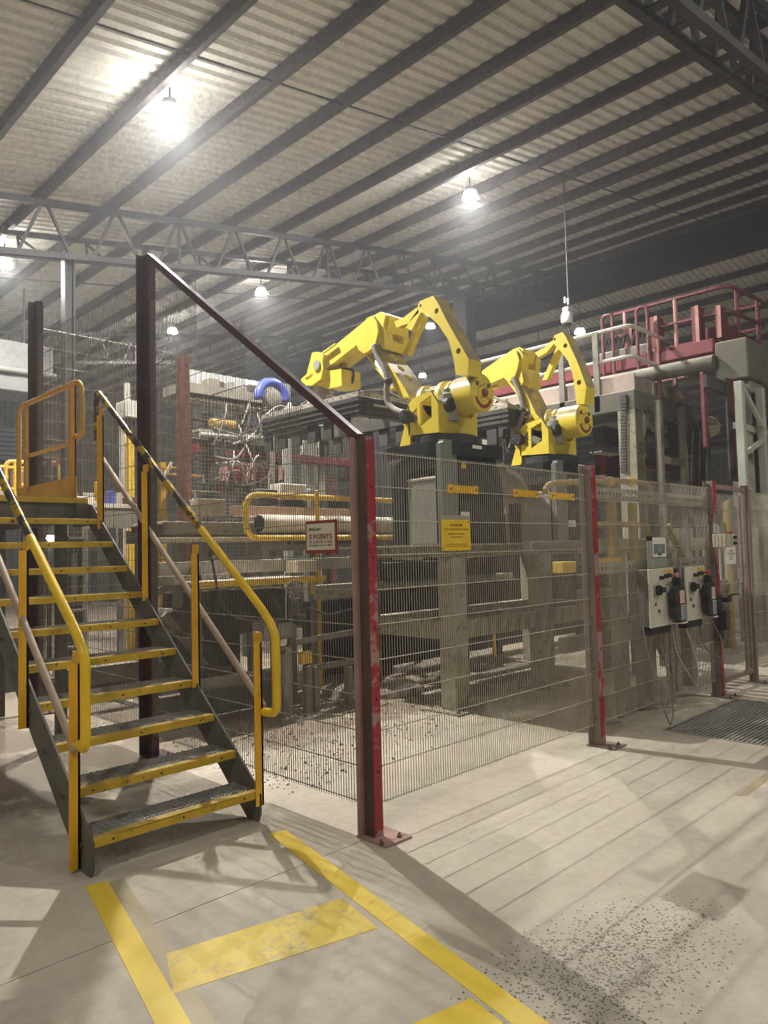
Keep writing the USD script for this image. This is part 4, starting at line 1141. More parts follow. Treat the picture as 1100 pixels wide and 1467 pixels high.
R2 = dict(
    lower=K7([(280, 470), (310, 560), (350, 630), (395, 740), (440, 820), (480, 800), (450, 770), (400, 660), (340, 550), (320, 480)]),
    lower_holes=lambda X: [cyl(c - n * .5, c + n * .5, .055, 14) for c, n in [(at(a, b, 0, X + .05) + (.13, 0, 0), np.array([0, -.80, .60])) for a, b in K7([(345, 560), (372, 640), (402, 720)])]],
    elbow=K7([(300, 225), (255, 270), (265, 420), (290, 480), (325, 540), (345, 500), (330, 400), (340, 270)]),
    recess=lambda X: box(X + .13, X + .30, *sorted((at(745, 530, 0, X)[1] - .35, at(742, 530, 0, X)[1] + .02)), at(742, 531, 0, X)[2] + .03, at(742, 505, 0, X)[2]),
    bar=K7([(205, 490), (245, 480), (330, 640), (360, 720), (335, 700), (290, 610)]),
    fore=K7([(0, 415), (140, 315), (260, 232), (310, 215), (345, 230), (330, 330), (280, 400), (180, 470), (0, 550)]),
    fore_holes=K7([(110, 495)]),
    cap=K7([(280, 255), (245, 275), (210, 350), (185, 430), (195, 470), (225, 495), (260, 470), (285, 400), (300, 320)]),
    rear=K7([(590, 150), (605, 115), (670, 90), (700, 135), (790, 330), (868, 540), (850, 690), (785, 690), (780, 600), (752, 440), (715, 330), (640, 235), (600, 190)]),
    rear_holes=[(*K7([(693, 203)])[0], .028), (*K7([(806, 508)])[0], .030), (*K7([(605, 150)])[0], .016)],
    rods=[K7([(440, 260), (520, 220), (585, 160), (610, 175), (540, 260), (470, 300)]), K7([(500, 490), (540, 400), (625, 200), (650, 235), (590, 370), (540, 490)])],
    hose=K7([(262, 470), (300, 560), (335, 660), (340, 760), (310, 860), (310, 920), (360, 950), (420, 980)]), clamp=K7([(335, 740)])[0])
B1 = robot(0.0, 0.0, R1, 'front yellow palletising robot with a painted clown face, arm stretched out over the conveyor')
B2 = robot(2.04, -0.06, R2, 'rear yellow palletising robot with a painted clown face, beside the red machine')


# ---- the grippers
def gripper(x0, x1, y0, y1, zt, label, rails=True):
    t = Thing('robot_gripper', label, 'gripper')
    h = .22
    for y in (y0, y1 - .10):
        t.part('end_beam', box(x0, x1, y, y + .10, zt - h, zt, .008), 'gripper_dark')
    for x in (x0, x1 - .10):
        t.part('side_beam', box(x, x + .10, y0 + .10, y1 - .10, zt - h, zt, .008), 'gripper_dark')
    for k in range(3):
        t.part('rib', box(x0 - .02, x1 + .02, y0 - .016, y0, zt - .06 - .065 * k, zt - .04 - .065 * k), 'gripper_dark')
        t.part('rib', box(x0 - .016, x0, y0, y1, zt - .06 - .065 * k, zt - .04 - .065 * k), 'gripper_dark')
    t.part('grille', box(x0 + .22, x1 - .12, y0 - .02, y0 - .016, zt - .10, zt - .075), 'hose_pale')
    for a in ('f', 's'):
        if a == 'f':
            hl = [[(x, zt + .012), (x + .03, zt + .012), (x + .03, zt + .032), (x, zt + .032)] for x in np.arange(x0 + .05, x1 - .06, .12)]
            t.part('perforated_rail', prism([(x0, zt), (x1, zt), (x1, zt + .05), (x0, zt + .05)], 1, y0, y0 + .006, hl), 'tray_metal')
        else:
            hl = [[(y, zt + .012), (y + .03, zt + .012), (y + .03, zt + .032), (y, zt + .032)] for y in np.arange(y0 + .05, y1 - .06, .12)]
            t.part('perforated_rail', prism([(y0, zt), (y1, zt), (y1, zt + .05), (y0, zt + .05)], 0, x0, x0 + .006, hl), 'tray_metal')
    t.part('mount', box((x0 + x1) / 2 - .16, (x0 + x1) / 2 + .16, (y0 + y1) / 2 - .3, (y0 + y1) / 2 + .3, zt - .1, zt + .10, .01), 'dusty_cover')
    for y in np.arange(y0 + .2, y1 - .1, .3):
        t.part('clamp_pad', box(x0 + .02, x0 + .06, y, y + .16, zt - h - .22, zt - h, .005), 'cable_dark')
        t.part('clamp_pad', box(x1 - .06, x1 - .02, y, y + .16, zt - h - .22, zt - h, .005), 'cable_dark')
    r = np.random.default_rng(int(x0 * 100))
    for k in range(9):
        x, y = r.uniform(x0 + .1, x1 - .15), y0 + .15 + (y1 - y0 - .3) * k / 9
        t.part('valve', box(x, x + r.uniform(.07, .14), y, y + r.uniform(.07, .14), zt, zt + r.uniform(.05, .13), .01), ('white_dusty', 'dusty_cover', 'hose_grey')[k % 3])
    for k in range(11):
        a = np.array([r.uniform(x0, x1), r.uniform(y0, y1), zt + .03])
        b = np.array([r.uniform(x0, x1), min(y1, max(y0, a[1] + r.uniform(-.6, .6))), zt + .03])
        m = (a + b) / 2 + (r.uniform(-.1, .1), r.uniform(-.1, .1), r.uniform(.08, .24))
        t.part('air_hose', tube(curve([a, (a * .7 + m * .3) + (0, 0, .06), m, b], 5), .013, 6), ('hose_pale', 'hose_grey', 'white_dusty')[k % 3])
    t.done()


w = at(463, 556, 0, 3.04)
gripper(2.78, 3.80, 2.98, 4.85, w[2] - .28, 'dark brick gripper with pale air hoses under the front robot wrist')
v = at(722, 600, 0, 5.05)
gripper(4.65, 5.55, v[1] - .35, v[1] + .6, v[2] + .05, 'dark brick gripper with a hose ring between the two robots')
single('hose_ring', tube([(at(742, 592, 0, 5.1) + np.array([.12 * math.cos(a), 0, .11 * math.sin(a)])) for a in np.linspace(-.6, 4.4, 18)], .016, 8), 'hose_pale', 'pale hose bent in a ring on the gripper between the robots', 'hose', smooth=True)
single('hose_bundle', tube(curve([at(x, y, 0, 5.2) for x, y in ((742, 600), (736, 612), (734, 628), (729, 642))], 5), np.linspace(.06, .015, 16), 8), 'dusty_cover', 'grey wrapped hose end hanging from the gripper between the robots', 'hose', smooth=True)


# ---- curved dusty covers beside the pedestals
def hood(path_px, y, wdt, th, label):
    P = curve([at(x, yy, 1, y) for x, yy in path_px], 5)
    V = []
    for i, p in enumerate(P):
        d = P[min(i + 1, len(P) - 1)] - P[max(i - 1, 0)]; d /= np.linalg.norm(d)
        n = np.array([d[2], 0, -d[0]])
        n = n if n[0] > 0 or n[2] > 0 else -n
        V += [p, p + (0, wdt, 0), p + (0, wdt, 0) - n * th, p - n * th]
    F = []
    for i in range(len(P) - 1):
        for k in range(4):
            a, b = 4 * i + k, 4 * i + (k + 1) % 4
            F += [(a, b, a + 4), (b, b + 4, a + 4)]
    n = 4 * (len(P) - 1)
    F += [(0, 2, 1), (0, 3, 2), (n, n + 1, n + 2), (n, n + 2, n + 3)]
    t = Thing('cable_hood', label, 'cable cover')
    t.part('hood', (np.array(V), np.array(F)), 'dusty_cover')
    for i in range(3, len(P) - 1, 4):
        t.part('rib', tube([P[i] + (0, -.005, 0), P[i] + (0, wdt + .005, 0)], .012, 6), 'hose_grey')
    e = P[-1]
    t.part('stem', box(e[0] - .06, e[0] + .0, y + .04, y + wdt - .04, SZ, e[2] + .05, .005), 'dusty_cover')
    t.done()


hood([(708, 670), (730, 671), (748, 684), (758, 705), (763, 735)], 1.95, .55, .05, 'curved dusty grey cable cover next to the front robot pedestal')
hood([(752, 667), (770, 668), (783, 682), (790, 700), (794, 730)], 2.43, .45, .05, 'second curved dusty cable cover, in front of the rear robot pedestal')

# ================================================================== conveyors behind the side fence
def bar_px(a, b, axis, val, w, h, up=(0, 0, 1)):
    return beam(at(*a, axis, val), at(*b, axis, val), w, h, up)


Y1 = 4.0
t = Thing('conveyor', 'dusty belt conveyor with a thick pale roller, inside the side fence', 'conveyor')
r0, r1 = at(372, 750, 1, Y1), at(640, 757, 1, Y1)
zr = r0[2]
t.part('roller', lathe([(.02, 0), (.10, .0), (.105, .01), (.105, 3.2), (.10, 3.21)], (r0[0], Y1, zr), 0, 24), 'belt_white', smooth=30)
t.part('roller_end', cat(lathe([(.05, -.012), (.098, -.012), (.098, .002)], (r0[0], Y1, zr), 0, 22), *[beam((r0[0] - .012, Y1, zr), (r0[0] - .012, Y1 + .09 * math.cos(a), zr + .09 * math.sin(a)), .012, .012) for a in np.arange(0, 6.2, .9)]), 'pendant_black')
b0, b1 = at(236, 747, 1, Y1 + .15), at(366, 766, 1, Y1 + .15)
t.part('side_beam', box(b0[0], b1[0], Y1 + .12, Y1 + .2, b1[2], b0[2], .005), 'machine_olive')
t.part('side_beam', box(r0[0] + .1, r0[0] + 3.2, Y1 + .14, Y1 + .2, zr - .32, zr - .14, .005), 'machine_olive')
t.part('rear_beam', box(b0[0], r0[0] + 3.2, Y1 + 1.0, Y1 + 1.06, zr - .2, zr - .05), 'machine_olive')
t.part('belt', box(r0[0] + .02, r0[0] + 3.15, Y1 + .2, Y1 + 1.0, zr + .02, zr + .04), 'belt_white')
for x in np.arange(b0[0] + .15, r0[0] + 3.2, .95):
    for y in (Y1 + .16, Y1 + 1.03):
        t.part('leg', box(x - .04, x + .04, y - .04, y + .04, 0, zr - .2), 'machine_olive')
for k in range(14):
    x = b0[0] + .08 + k * .15
    if x < r0[0] - .1:
        t.part('bed_roller', cyl((x, Y1 + .2, zr - .02), (x, Y1 + 1.0, zr - .02), .05, 10), 'machine_dark')
t.done()

t = Thing('conveyor_guard', 'yellow tubular guard loop with a flat post beside the conveyor roller', 'guard rail')
Yg = 3.70
p = [at(x, y, 1, Yg) for x, y in ((700, 732), (352, 708), (352, 771), (700, 796))]
zt, zb2 = p[1][2], p[2][2]
x0, x1 = p[1][0], p[0][0]
t.part('tube_loop', tube(rounded([(x1, Yg, zt), (x0, Yg, zt), (x0, Yg, zb2), (x1, Yg, zb2)], .16, 7), .034, 10), 'machine_yellow', smooth=40)
q = at(451, 718, 1, Yg)
t.part('post', box(q[0] - .03, q[0] + .03, Yg - .05, Yg - .034, .0, zt + .05, .003), 'machine_yellow')
t.part('post_cap', ball((q[0], Yg - .04, zt + .05), .035, 1), 'machine_yellow')
t.part('post', box(x1 - .06, x1, Yg - .05, Yg - .034, .0, zt), 'machine_yellow')
t.done()

single('long_board', rect(338, 724, 500, 741, 1, 4.35, .14, .004), 'board_brown', 'long brown board lying behind the pale conveyor roller', 'board')
single('packing_strip', rect(338, 738, 500, 743, 1, 4.30, .05), 'white_dusty', 'white strip along the foot of the long brown board', 'board')
t = Thing('junction_box', 'beige sheet metal box standing on the conveyor left of the roller', 'box')
q = at(288, 716, 1, 4.5); q2 = at(322, 736, 1, 4.5)
t.part('case', box(q[0], q2[0], 4.5, 4.75, q2[2] - .03, q[2], .008), 'beige')
t.part('lid', box(q[0] - .01, q2[0] + .01, 4.49, 4.76, q[2], q[2] + .015, .004), 'cream')
t.done()
single('bottle', lathe([(.05, 0), (.055, .02), (.055, .14), (.02, .20), (.018, .24), (.026, .245), (.026, .27), (0, .27)], at(279, 737, 1, 4.6), 2, 14), 'white_dusty', 'white spray bottle on the conveyor beside the beige box', 'bottle', smooth=40)
t = Thing('valve_block', 'black and white valve block behind the yellow conveyor guard', 'machine')
for k, (a, b, c, d, m) in enumerate(((402, 692, 440, 716, 'white_dusty'), (440, 700, 446, 730, 'frame_mint'), (468, 716, 500, 740, 'pendant_black'), (412, 708, 436, 728, 'cable_dark'), (372, 700, 398, 724, 'machine_dark'))):
    t.part('block', rect(a, b, c, d, 1, 4.9 + .1 * (k % 2), .25, .01), m)
q, q2 = at(372, 728, 1, 5.0), at(505, 742, 1, 5.0)
t.part('base', box(q[0], q2[0], 4.88, 5.3, zr - .1, q[2] + .01), 'machine_olive')
t.done()

t = Thing('lower_conveyor', 'dark lower transfer conveyor with yellow-edged plates, motors and beams under the roller', 'conveyor')
Yl = 3.05
pl0, pl1 = at(330, 819, 1, Yl), at(463, 829, 1, Yl)
t.part('walk_plate', box(pl0[0] - .35, pl1[0], Yl, Yl + .7, pl1[2], pl1[2] + .03), 'white_dusty', label='pale dusty plate')
t.part('plate_edge', box(pl0[0] - .35, pl1[0] + .02, Yl - .02, Yl, pl1[2] - .03, pl1[2] + .035), 'machine_yellow')
t.part('control_head', rect(426, 803, 454, 819, 1, Yl + .12, .2, .005), 'beige')
t.part('stub_post', rect(446, 828, 452, 850, 1, Yl + .05, .05), 'machine_yellow')
for a, b, c, d, y, m in ((450, 839, 540, 852, 3.2, 'stand'), (228, 806, 540, 812, 3.6, 'tray_metal'), (228, 826, 330, 834, 3.5, 'machine_olive'), (230, 985, 400, 996, 3.1, 'machine_olive'), (230, 1000, 400, 1006, 3.0, 'machine_dark'),
                         (420, 770, 540, 778, 3.8, 'machine_dark'), (228, 770, 372, 776, 3.9, 'beige'), (345, 845, 410, 900, 3.7, 'machine_dark'), (240, 850, 345, 975, 4.32, 'machine_dark'), (440, 862, 540, 1000, 4.32, 'machine_dark')):
    t.part('beam' if d - b < 20 else 'housing', rect(a, b, c, d, 1, y, .12, .004), m)
q = at(422, 845, 1, 2.95)
t.part('fan', cat(lathe([(.035, -.03), (.03, 0)], q, 1, 14), *[beam(q, q + (.095 * math.cos(a), 0, .095 * math.sin(a)), .012, .012) for a in np.arange(0, 6.2, .5)], tube([q + (.1 * math.cos(a), 0, .1 * math.sin(a)) for a in np.linspace(0, 6.2832, 22)], .008, 6)), 'hose_grey')
t.part('motor', rect(380, 893, 421, 914, 1, 2.9, .24, .02), 'cabinet_grey')
t.part('motor_shaft', cyl(at(424, 888, 1, 2.9), at(436, 886, 1, 2.9), .055, 12), 'machine_dark')
q = at(410, 926, 1, 2.9)
t.part('pipe_column', lathe([(.06, 0), (.06, q[2])], (q[0], 2.9, 0), 2, 16), 'cabinet_grey', smooth=30)
t.part('sensor', rect(432, 934, 448, 950, 1, 2.7, .06, .004), 'machine_yellow')
t.part('slotted_angle', cat(bar_px((424, 920), (520, 903), 1, 2.75, .02, .06), bar_px((440, 958), (520, 945), 1, 2.85, .02, .06)), 'machine_olive')
for a in (441, 452, 500):
    q = at(a, 955, 1, 2.8)
    t.part('leg', box(q[0] - .035, q[0] + .035, 2.78, 2.85, 0, q[2]), 'machine_olive')
for x in (1.0, 2.2, 3.4):
    t.part('leg', box(x - .04, x + .04, 3.5, 3.58, 0, 1.5), 'machine_olive')
for k, (a, b, c) in enumerate((((300, 790), (330, 880), (420, 890)), ((390, 850), (400, 880), (388, 925)), ((415, 915), (405, 935), (390, 925)), ((440, 870), (470, 880), (505, 872)))):
    t.part('hose', tube(curve([at(*a, 1, 2.92), at(*b, 1, 2.85), at(*c, 1, 2.92)], 6), .012, 6), 'cable_dark')
t.done()

# dark diagonal machinery seen between stair and side fence
t = Thing('tipping_frame', 'dark tilted machine frame behind the stairs, under the conveyor', 'machine')
for a, b, w in (((205, 860), (310, 800), .07), ((235, 880), (330, 1000), .07), ((205, 950), (330, 960), .06), ((225, 900), (290, 915), .05)):
    t.part('arm', bar_px(a, b, 1, 3.9, .06, w), 'machine_olive')
t.part('drum', lathe([(.05, 0), (.26, 0), (.26, .5), (.05, .5)], at(262, 905, 1, 4.1), 1, 20), 'machine_dark', smooth=30)
t.part('base_beam', box(.12, 1.9, 4.5, 4.65, .30, .48), 'machine_olive')
t.part('base_beam', box(.12, 1.9, 5.3, 5.45, .0, .3), 'machine_dark')
t.done()

# things seen through the open risers of the stairs
t = Thing('hopper_wall', 'rusty brown plated hopper wall seen through the left of the stairs', 'machine')
for k in range(5):
    t.part('plate', box(-3.4 + .62 * k, -3.4 + .62 * k + .60, 6.5, 6.54 + .01 * (k % 2), .85, 2.05), 'rubble' if k % 2 else 'dusty_deck')
for z in (.7, 2.05):
    t.part('rail', box(-3.5, -.2, 6.42, 6.56, z, z + .12), 'machine_dark')
t.part('plinth', box(-3.5, .4, 6.6, 7.4, 0, .7), 'machine_dark')
t.done()
t = Thing('equipment_rack', 'dark grey equipment rack with a pale sheet, behind the middle of the stairs', 'rack')
q, q2 = at(94, 745, 1, 6.2), at(120, 760, 1, 6.2)
for x in (q[0], q2[0]):
    t.part('upright', box(x - .03, x + .03, 6.18, 6.24, 0, q[2]), 'machine_olive')
t.part('back', box(q[0], q2[0], 6.24, 6.28, .1, q[2]), 'steel_dark')
t.part('sheet', rect(102, 792, 111, 850, 1, 6.17, .01), 'cabinet_grey')
for z in np.arange(.5, q[2], .45):
    t.part('shelf', box(q[0], q2[0], 6.1, 6.24, z, z + .03), 'machine_olive')
t.done()
for px, py, lab in ((73, 771, 'small bright floodlight seen under the stairs, the left one'), (118, 762, 'small bright floodlight seen under the stairs, the right one')):
    c = at(px, py, 1, 9.0)
    t = Thing('floodlight', lab, 'lamp')
    t.part('lens', ball(c, .075, 2, (1, .6, .75)), 'flood_lens')
    t.part('housing', lathe([(.03, .03), (.085, .05), (.05, .16), (.02, .30)], c + (0, .02, 0), 2, 14), 'steel_dark')
    t.part('stem', cyl(c + (0, .02, .3), (c[0], 9.02, 3.2), .02, 8), 'steel_dark')
    t.part('wall_post', box(c[0] - .03, c[0] + .03, 9.05, 9.1, 0, 3.2), 'steel_dark')
    t.done()

# ------------------------------------------------------------------ the press behind the mesh screen
t = Thing('brick_press', 'large red and grey brick press with hoses behind the mesh screen', 'machine')
Yp = 6.6
t.part('head_beam', rect(262, 566, 392, 590, 1, Yp, .5, .02), 'machine_olive')
t.part('head_top', rect(262, 560, 392, 567, 1, Yp - .05, .6), 'machine_olive')
for a, b, c, d, m in ((262, 590, 274, 790, 'machine_olive'), (384, 585, 394, 790, 'machine_olive'), (440, 600, 452, 790, 'cabinet_grey'), (456, 600, 468, 790, 'cabinet_grey'), (300, 590, 306, 640, 'machine_dark'), (352, 590, 358, 640, 'machine_dark'), (516, 640, 524, 790, 'rail_red'), (478, 680, 482, 760, 'rail_red')):
    q, q2 = at(a, b, 1, Yp + .1), at(c, d, 1, Yp + .1)
    t.part('column', box(q[0], q2[0], Yp + .1, Yp + .3, 0, q[2]), m)
for a, b, c, d, m, y in ((262, 634, 290, 650, 'machine_red', 0), (330, 645, 345, 656, 'machine_red', -.05), (352, 644, 420, 662, 'machine_red', -.1), (420, 650, 500, 668, 'machine_red', 0), (318, 660, 420, 672, 'dusty_deck', -.1), (262, 654, 330, 660, 'machine_red', .05),
                         (320, 690, 334, 704, 'machine_red', -.1), (340, 675, 420, 700, 'dusty_deck', .05), (262, 704, 480, 712, 'machine_olive', 0), (285, 618, 392, 626, 'cabinet_grey', -.1), (395, 660, 420, 700, 'machine_dark', 0), (262, 596, 384, 612, 'machine_dark', .1), (275, 626, 384, 644, 'machine_dark', .15), (455, 620, 530, 690, 'machine_dark', .4)):
    t.part('beam', rect(a, b, c, d, 1, Yp + y, .2, .005), m)
q, q2 = at(302, 605, 1, Yp - .1), at(336, 609, 1, Yp - .1)
t.part('cylinder', cyl(q, q2, .065, 14), 'ochre', smooth=40)
q, q2 = at(286, 622, 1, Yp - .2), at(390, 630, 1, Yp - .2)
t.part('cylinder', cyl(q, q2, .035, 12), 'frame_mint', smooth=40)
for k in range(8):
    q = at(326 + 13 * k, 668, 1, Yp - .25)
    t.part('mould_bracket', box(q[0] - .05, q[0] + .02, Yp - .25, Yp - .1, q[2] - .22, q[2], .006), 'machine_red' if k % 3 else 'rail_pink')
    t.part('mould_foot', box(q[0] - .05, q[0] + .03, Yp - .27, Yp - .1, q[2] - .32, q[2] - .26, .005), 'machine_dark')
r = np.random.default_rng(5)
for k in range(16):
    a = at(r.uniform(280, 390), r.uniform(572, 700), 1, Yp - .3); b = at(r.uniform(280, 400), r.uniform(572, 700), 1, Yp - .3)
    if np.linalg.norm(a - b) > .9:
        b = a + (b - a) * .5
    t.part('hose', tube(curve([a, (a + b) / 2 + (0, -.1, r.uniform(-.2, .15)), b], 6), r.uniform(.012, .02), 6), ('hose_pale', 'hose_grey', 'cable_dark')[k % 3])
for k in range(9):
    q = at(270 + 14 * k, 562, 1, Yp + .1)
    t.part('top_valve', box(q[0], q[0] + r.uniform(.08, .2), Yp + .05, Yp + .3, q[2], q[2] + r.uniform(.08, .25), .012), ('machine_dark', 'hose_grey', 'machine_olive')[k % 3])
t.done()
t = Thing('hose_reel', 'bright blue hose reel on the end of the press', 'hose reel')
c = at(390, 571, 1, 6.3)
t.part('rim', tube([c + (.26 * math.cos(a), 0, .26 * math.sin(a)) for a in np.linspace(-.1, 3.3, 18)], .075, 10), 'blue_plastic', smooth=True)
t.part('hub', lathe([(.05, -.08), (.15, -.06), (.15, .08)], c, 1, 16), 'hose_grey')
t.part('bracket', box(c[0] + .25, c[0] + .36, 6.3, 6.4, 0, c[2] + .28), 'cabinet_grey')
t.part('stand', box(c[0] - .04, c[0] + .04, 6.32, 6.4, 0, c[2]), 'machine_olive')
t.done()
t = Thing('guard_frame', 'yellow square tube guard frame between the maroon post and the press', 'guard rail')
Yy = 5.7
for a in (234, 266):
    q = at(a, 662, 1, Yy)
    t.part('post', box(q[0] - .035, q[0] + .035, Yy, Yy + .07, 0, q[2] + (.0 if a == 234 else .05)), 'machine_yellow')
t.part('rail', rect(230, 667, 270, 672, 1, Yy - .02, .05), 'machine_yellow')
t.part('rail', rect(230, 676, 288, 683, 1, Yy - .03, .05), 'machine_yellow')
t.part('wall_rail', bar_px((232, 690), (246, 662), 1, Yy - .06, .03, .03), 'white_dusty')
t.done()

# ------------------------------------------------------------------ far left background
def yellow_bar(name, label, cat_, parts, y, mt='machine_yellow'):
    t = Thing(name, label, cat_)
    for nm, pts, rr in parts:
        t.part(nm, tube(rounded([at(*p, 1, y) for p in pts], .12), rr, 8), mt, smooth=40)
    return t


q = at(8, 705, 1, 10.5)
t = yellow_bar('walkway_rail', 'bright yellow tubular handrail far left, beyond the stair landing', 'guard rail',
               [('top_tube', ((8, 700), (8, 660), (56, 664)), .036), ('rail', ((-30, 667), (56, 672)), .034), ('rail', ((21, 694), (56, 695)), .03), ('rail', ((-30, 699), (56, 702)), .03), ('post', ((21, 662), (21, 740)), .03)], 10.5)
t.done()
t = Thing('walkway', 'raised grey walkway on legs behind the stair landing', 'platform')
wz = at(20, 722, 1, 10.5)[2]
t.part('deck', box(-2.0, 3.0, 10.4, 12.5, wz - .12, wz), 'machine_olive')
t.part('fascia', box(-2.0, 3.0, 10.36, 10.40, wz - .25, wz + .02), 'stringer')
for x in (-1.8, .4, 2.8):
    t.part('leg', box(x - .06, x + .06, 10.5, 10.62, 0, wz - .12), 'machine_olive')
t.done()
t = Thing('stacked_blocks', 'pale stacked blocks on the far walkway behind the yellow handrail', 'bricks')
for j in range(3):
    for k in range(6):
        x = at(-10, 720, 1, 11.2)[0] + k * .31 + .06 * (j % 2)
        t.part('block', box(x, x + .29, 11.2, 11.4, wz + j * .105, wz + j * .105 + .10, .008), 'white_dusty' if (j + k) % 3 else 'dusty_cover')
t.done()
t = Thing('hopper', 'brown sheet hopper leaning behind the far yellow handrail', 'machine')
t.part('sheet', plate([(22, 680), (38, 672), (45, 696), (22, 697)], 1, 11.8, .5), 'dusty_deck')
t.part('edge', bar_px((36, 670), (46, 700), 1, 11.7, .07, .07), 'steel_dark')
t.part('post', bar_px((17, 675), (17, 705), 1, 11.7, .08, .08), 'rail_red')
q = at(22, 697, 1, 11.8)
t.part('foot', box(q[0] - .2, q[0] + .5, 11.85, 12.2, wz, q[2] + .02), 'dusty_deck')
t.done()
t = Thing('steel_rack', 'stack of dark steel sections in the gloom at far left', 'rack')
for k in range(7):
    a, b = at(-30, 618 + 6.5 * k, 1, 17.0), at(60, 623 + 6.5 * k, 1, 17.0)
    t.part('section', box(a[0] + .2 * (k % 3), b[0] + .4 * (k % 2), 17.0, 17.8, b[2], b[2] + .10), 'steel_dark')
a, b = at(-30, 618, 1, 17.0), at(60, 660, 1, 17.0)
for x in (a[0] + .4, b[0] - .2):
    t.part('upright', box(x, x + .15, 17.82, 17.95, 0, a[2] + .2), 'steel_dark')
t.done()
t = Thing('air_duct', 'big pale grey rectangular duct under the roof at the left edge', 'duct')
a, b = at(-40, 478, 1, 13.5), at(50, 540, 1, 13.5)
t.part('duct', box(a[0], b[0] + .4, 13.5, 15.0, b[2], a[2], .02), 'duct_grey')
t.part('lower_duct', box(a[0], b[0] + .1, 13.45, 14.6, b[2] - .38, b[2] - .02, .02), 'duct_grey')
t.part('pipe', cyl((a[0], 13.40, b[2] + .05), (b[0] + .4, 13.40, b[2] + .05), .07, 10), 'duct_grey', smooth=40)
for x in np.arange(a[0] + .4, b[0] + .4, .9):
    t.part('seam', box(x, x + .03, 13.48, 13.5, b[2], a[2]), 'tray_metal')
for x in (a[0] + .5, b[0]):
    t.part('hanger', box(x, x + .04, 14.2, 14.24, a[2] - .01, roofz(x) + .1), 'steel_dark')
t.done()
t = Thing('filter_unit', 'pale boxy filter unit on a post behind the landing handrail', 'machine')
q, q2 = at(181, 572, 1, 8.2), at(203, 600, 1, 8.2)
t.part('housing', box(q[0], q2[0], 8.2, 8.6, q2[2], q[2], .02), 'cream')
t.part('neck', lathe([(.07, 0), (.05, .05), (.05, .3)], ((q[0] + q2[0]) / 2 - .05, 8.35, q[2]), 2, 12), 'white_dusty')
t.part('cone', lathe([(.04, -.18), (.16, 0)], ((q[0] + q2[0]) / 2, 8.4, q2[2]), 2, 12), 'machine_dark')
t.part('post', box((q[0] + q2[0]) / 2 - .07, (q[0] + q2[0]) / 2 + .07, 8.45, 8.6, 0, q2[2]), 'white_dusty')
t.done()
q = at(186, 622, 1, 8.3)
t = Thing('yellow_column', 'slim pale yellow square column behind the stair handrail', 'column')
t.part('shaft', box(q[0] - .05, q[0] + .05, 8.25, 8.35, 0.02, q[2], .004), 'machine_yellow')
t.part('base_plate', box(q[0] - .12, q[0] + .12, 8.18, 8.42, 0, .02), 'machine_yellow')
t.done()
t = Thing('sorting_table', 'cluttered work table with pale trays and blue and yellow tools behind the handrail', 'table')
Yt = 7.2
a, b = at(112, 716, 1, Yt), at(215, 722, 1, Yt)
tz = a[2] - .04
t.part('table_top', box(a[0] - .3, b[0], Yt, Yt + .9, tz - .06, tz), 'white_dusty')
t.part('apron', box(a[0] - .3, b[0], Yt + .02, Yt + .06, tz - .35, tz - .06), 'machine_olive')
for x in (a[0] - .2, b[0] - .1):
    for y in (Yt + .1, Yt + .8):
        t.part('leg', box(x - .04, x + .04, y - .04, y + .04, 0, tz - .06), 'machine_olive')
t.done()
r = np.random.default_rng(3)
for k, (px, w_, h_, m, lab) in enumerate(((118, .36, .10, 'white_dusty', 'flat white tray on the cluttered table, leftmost'), (124, .30, .06, 'cream', 'cream tray lying before the white tray on the cluttered table'), (152, .10, .16, 'blue_plastic', 'small blue tub on the cluttered table, left of two'), (162, .08, .20, 'blue_plastic', 'small blue tub on the cluttered table, right of two'),
                                          (145, .05, .36, 'machine_yellow', 'upright yellow tool behind the blue tubs'), (176, .22, .22, 'dusty_cover', 'dusty grey case on the cluttered table, next to the blue tubs'), (190, .14, .12, 'machine_red', 'small red case at the right of the cluttered table'))):
    p = at(px, 714, 1, Yt + .1 + .25 * (k % 3))
    nm = ('tray', 'tray', 'plastic_tub', 'plastic_tub', 'hand_tool', 'tool_case', 'tool_case')[k]
    y = Yt + .1 + .25 * (k % 3)
    single(nm, box(p[0] - w_ / 2, p[0] + w_ / 2, y, y + .2, tz + .001, tz + h_, .012), m, lab, nm.replace('_', ' '))

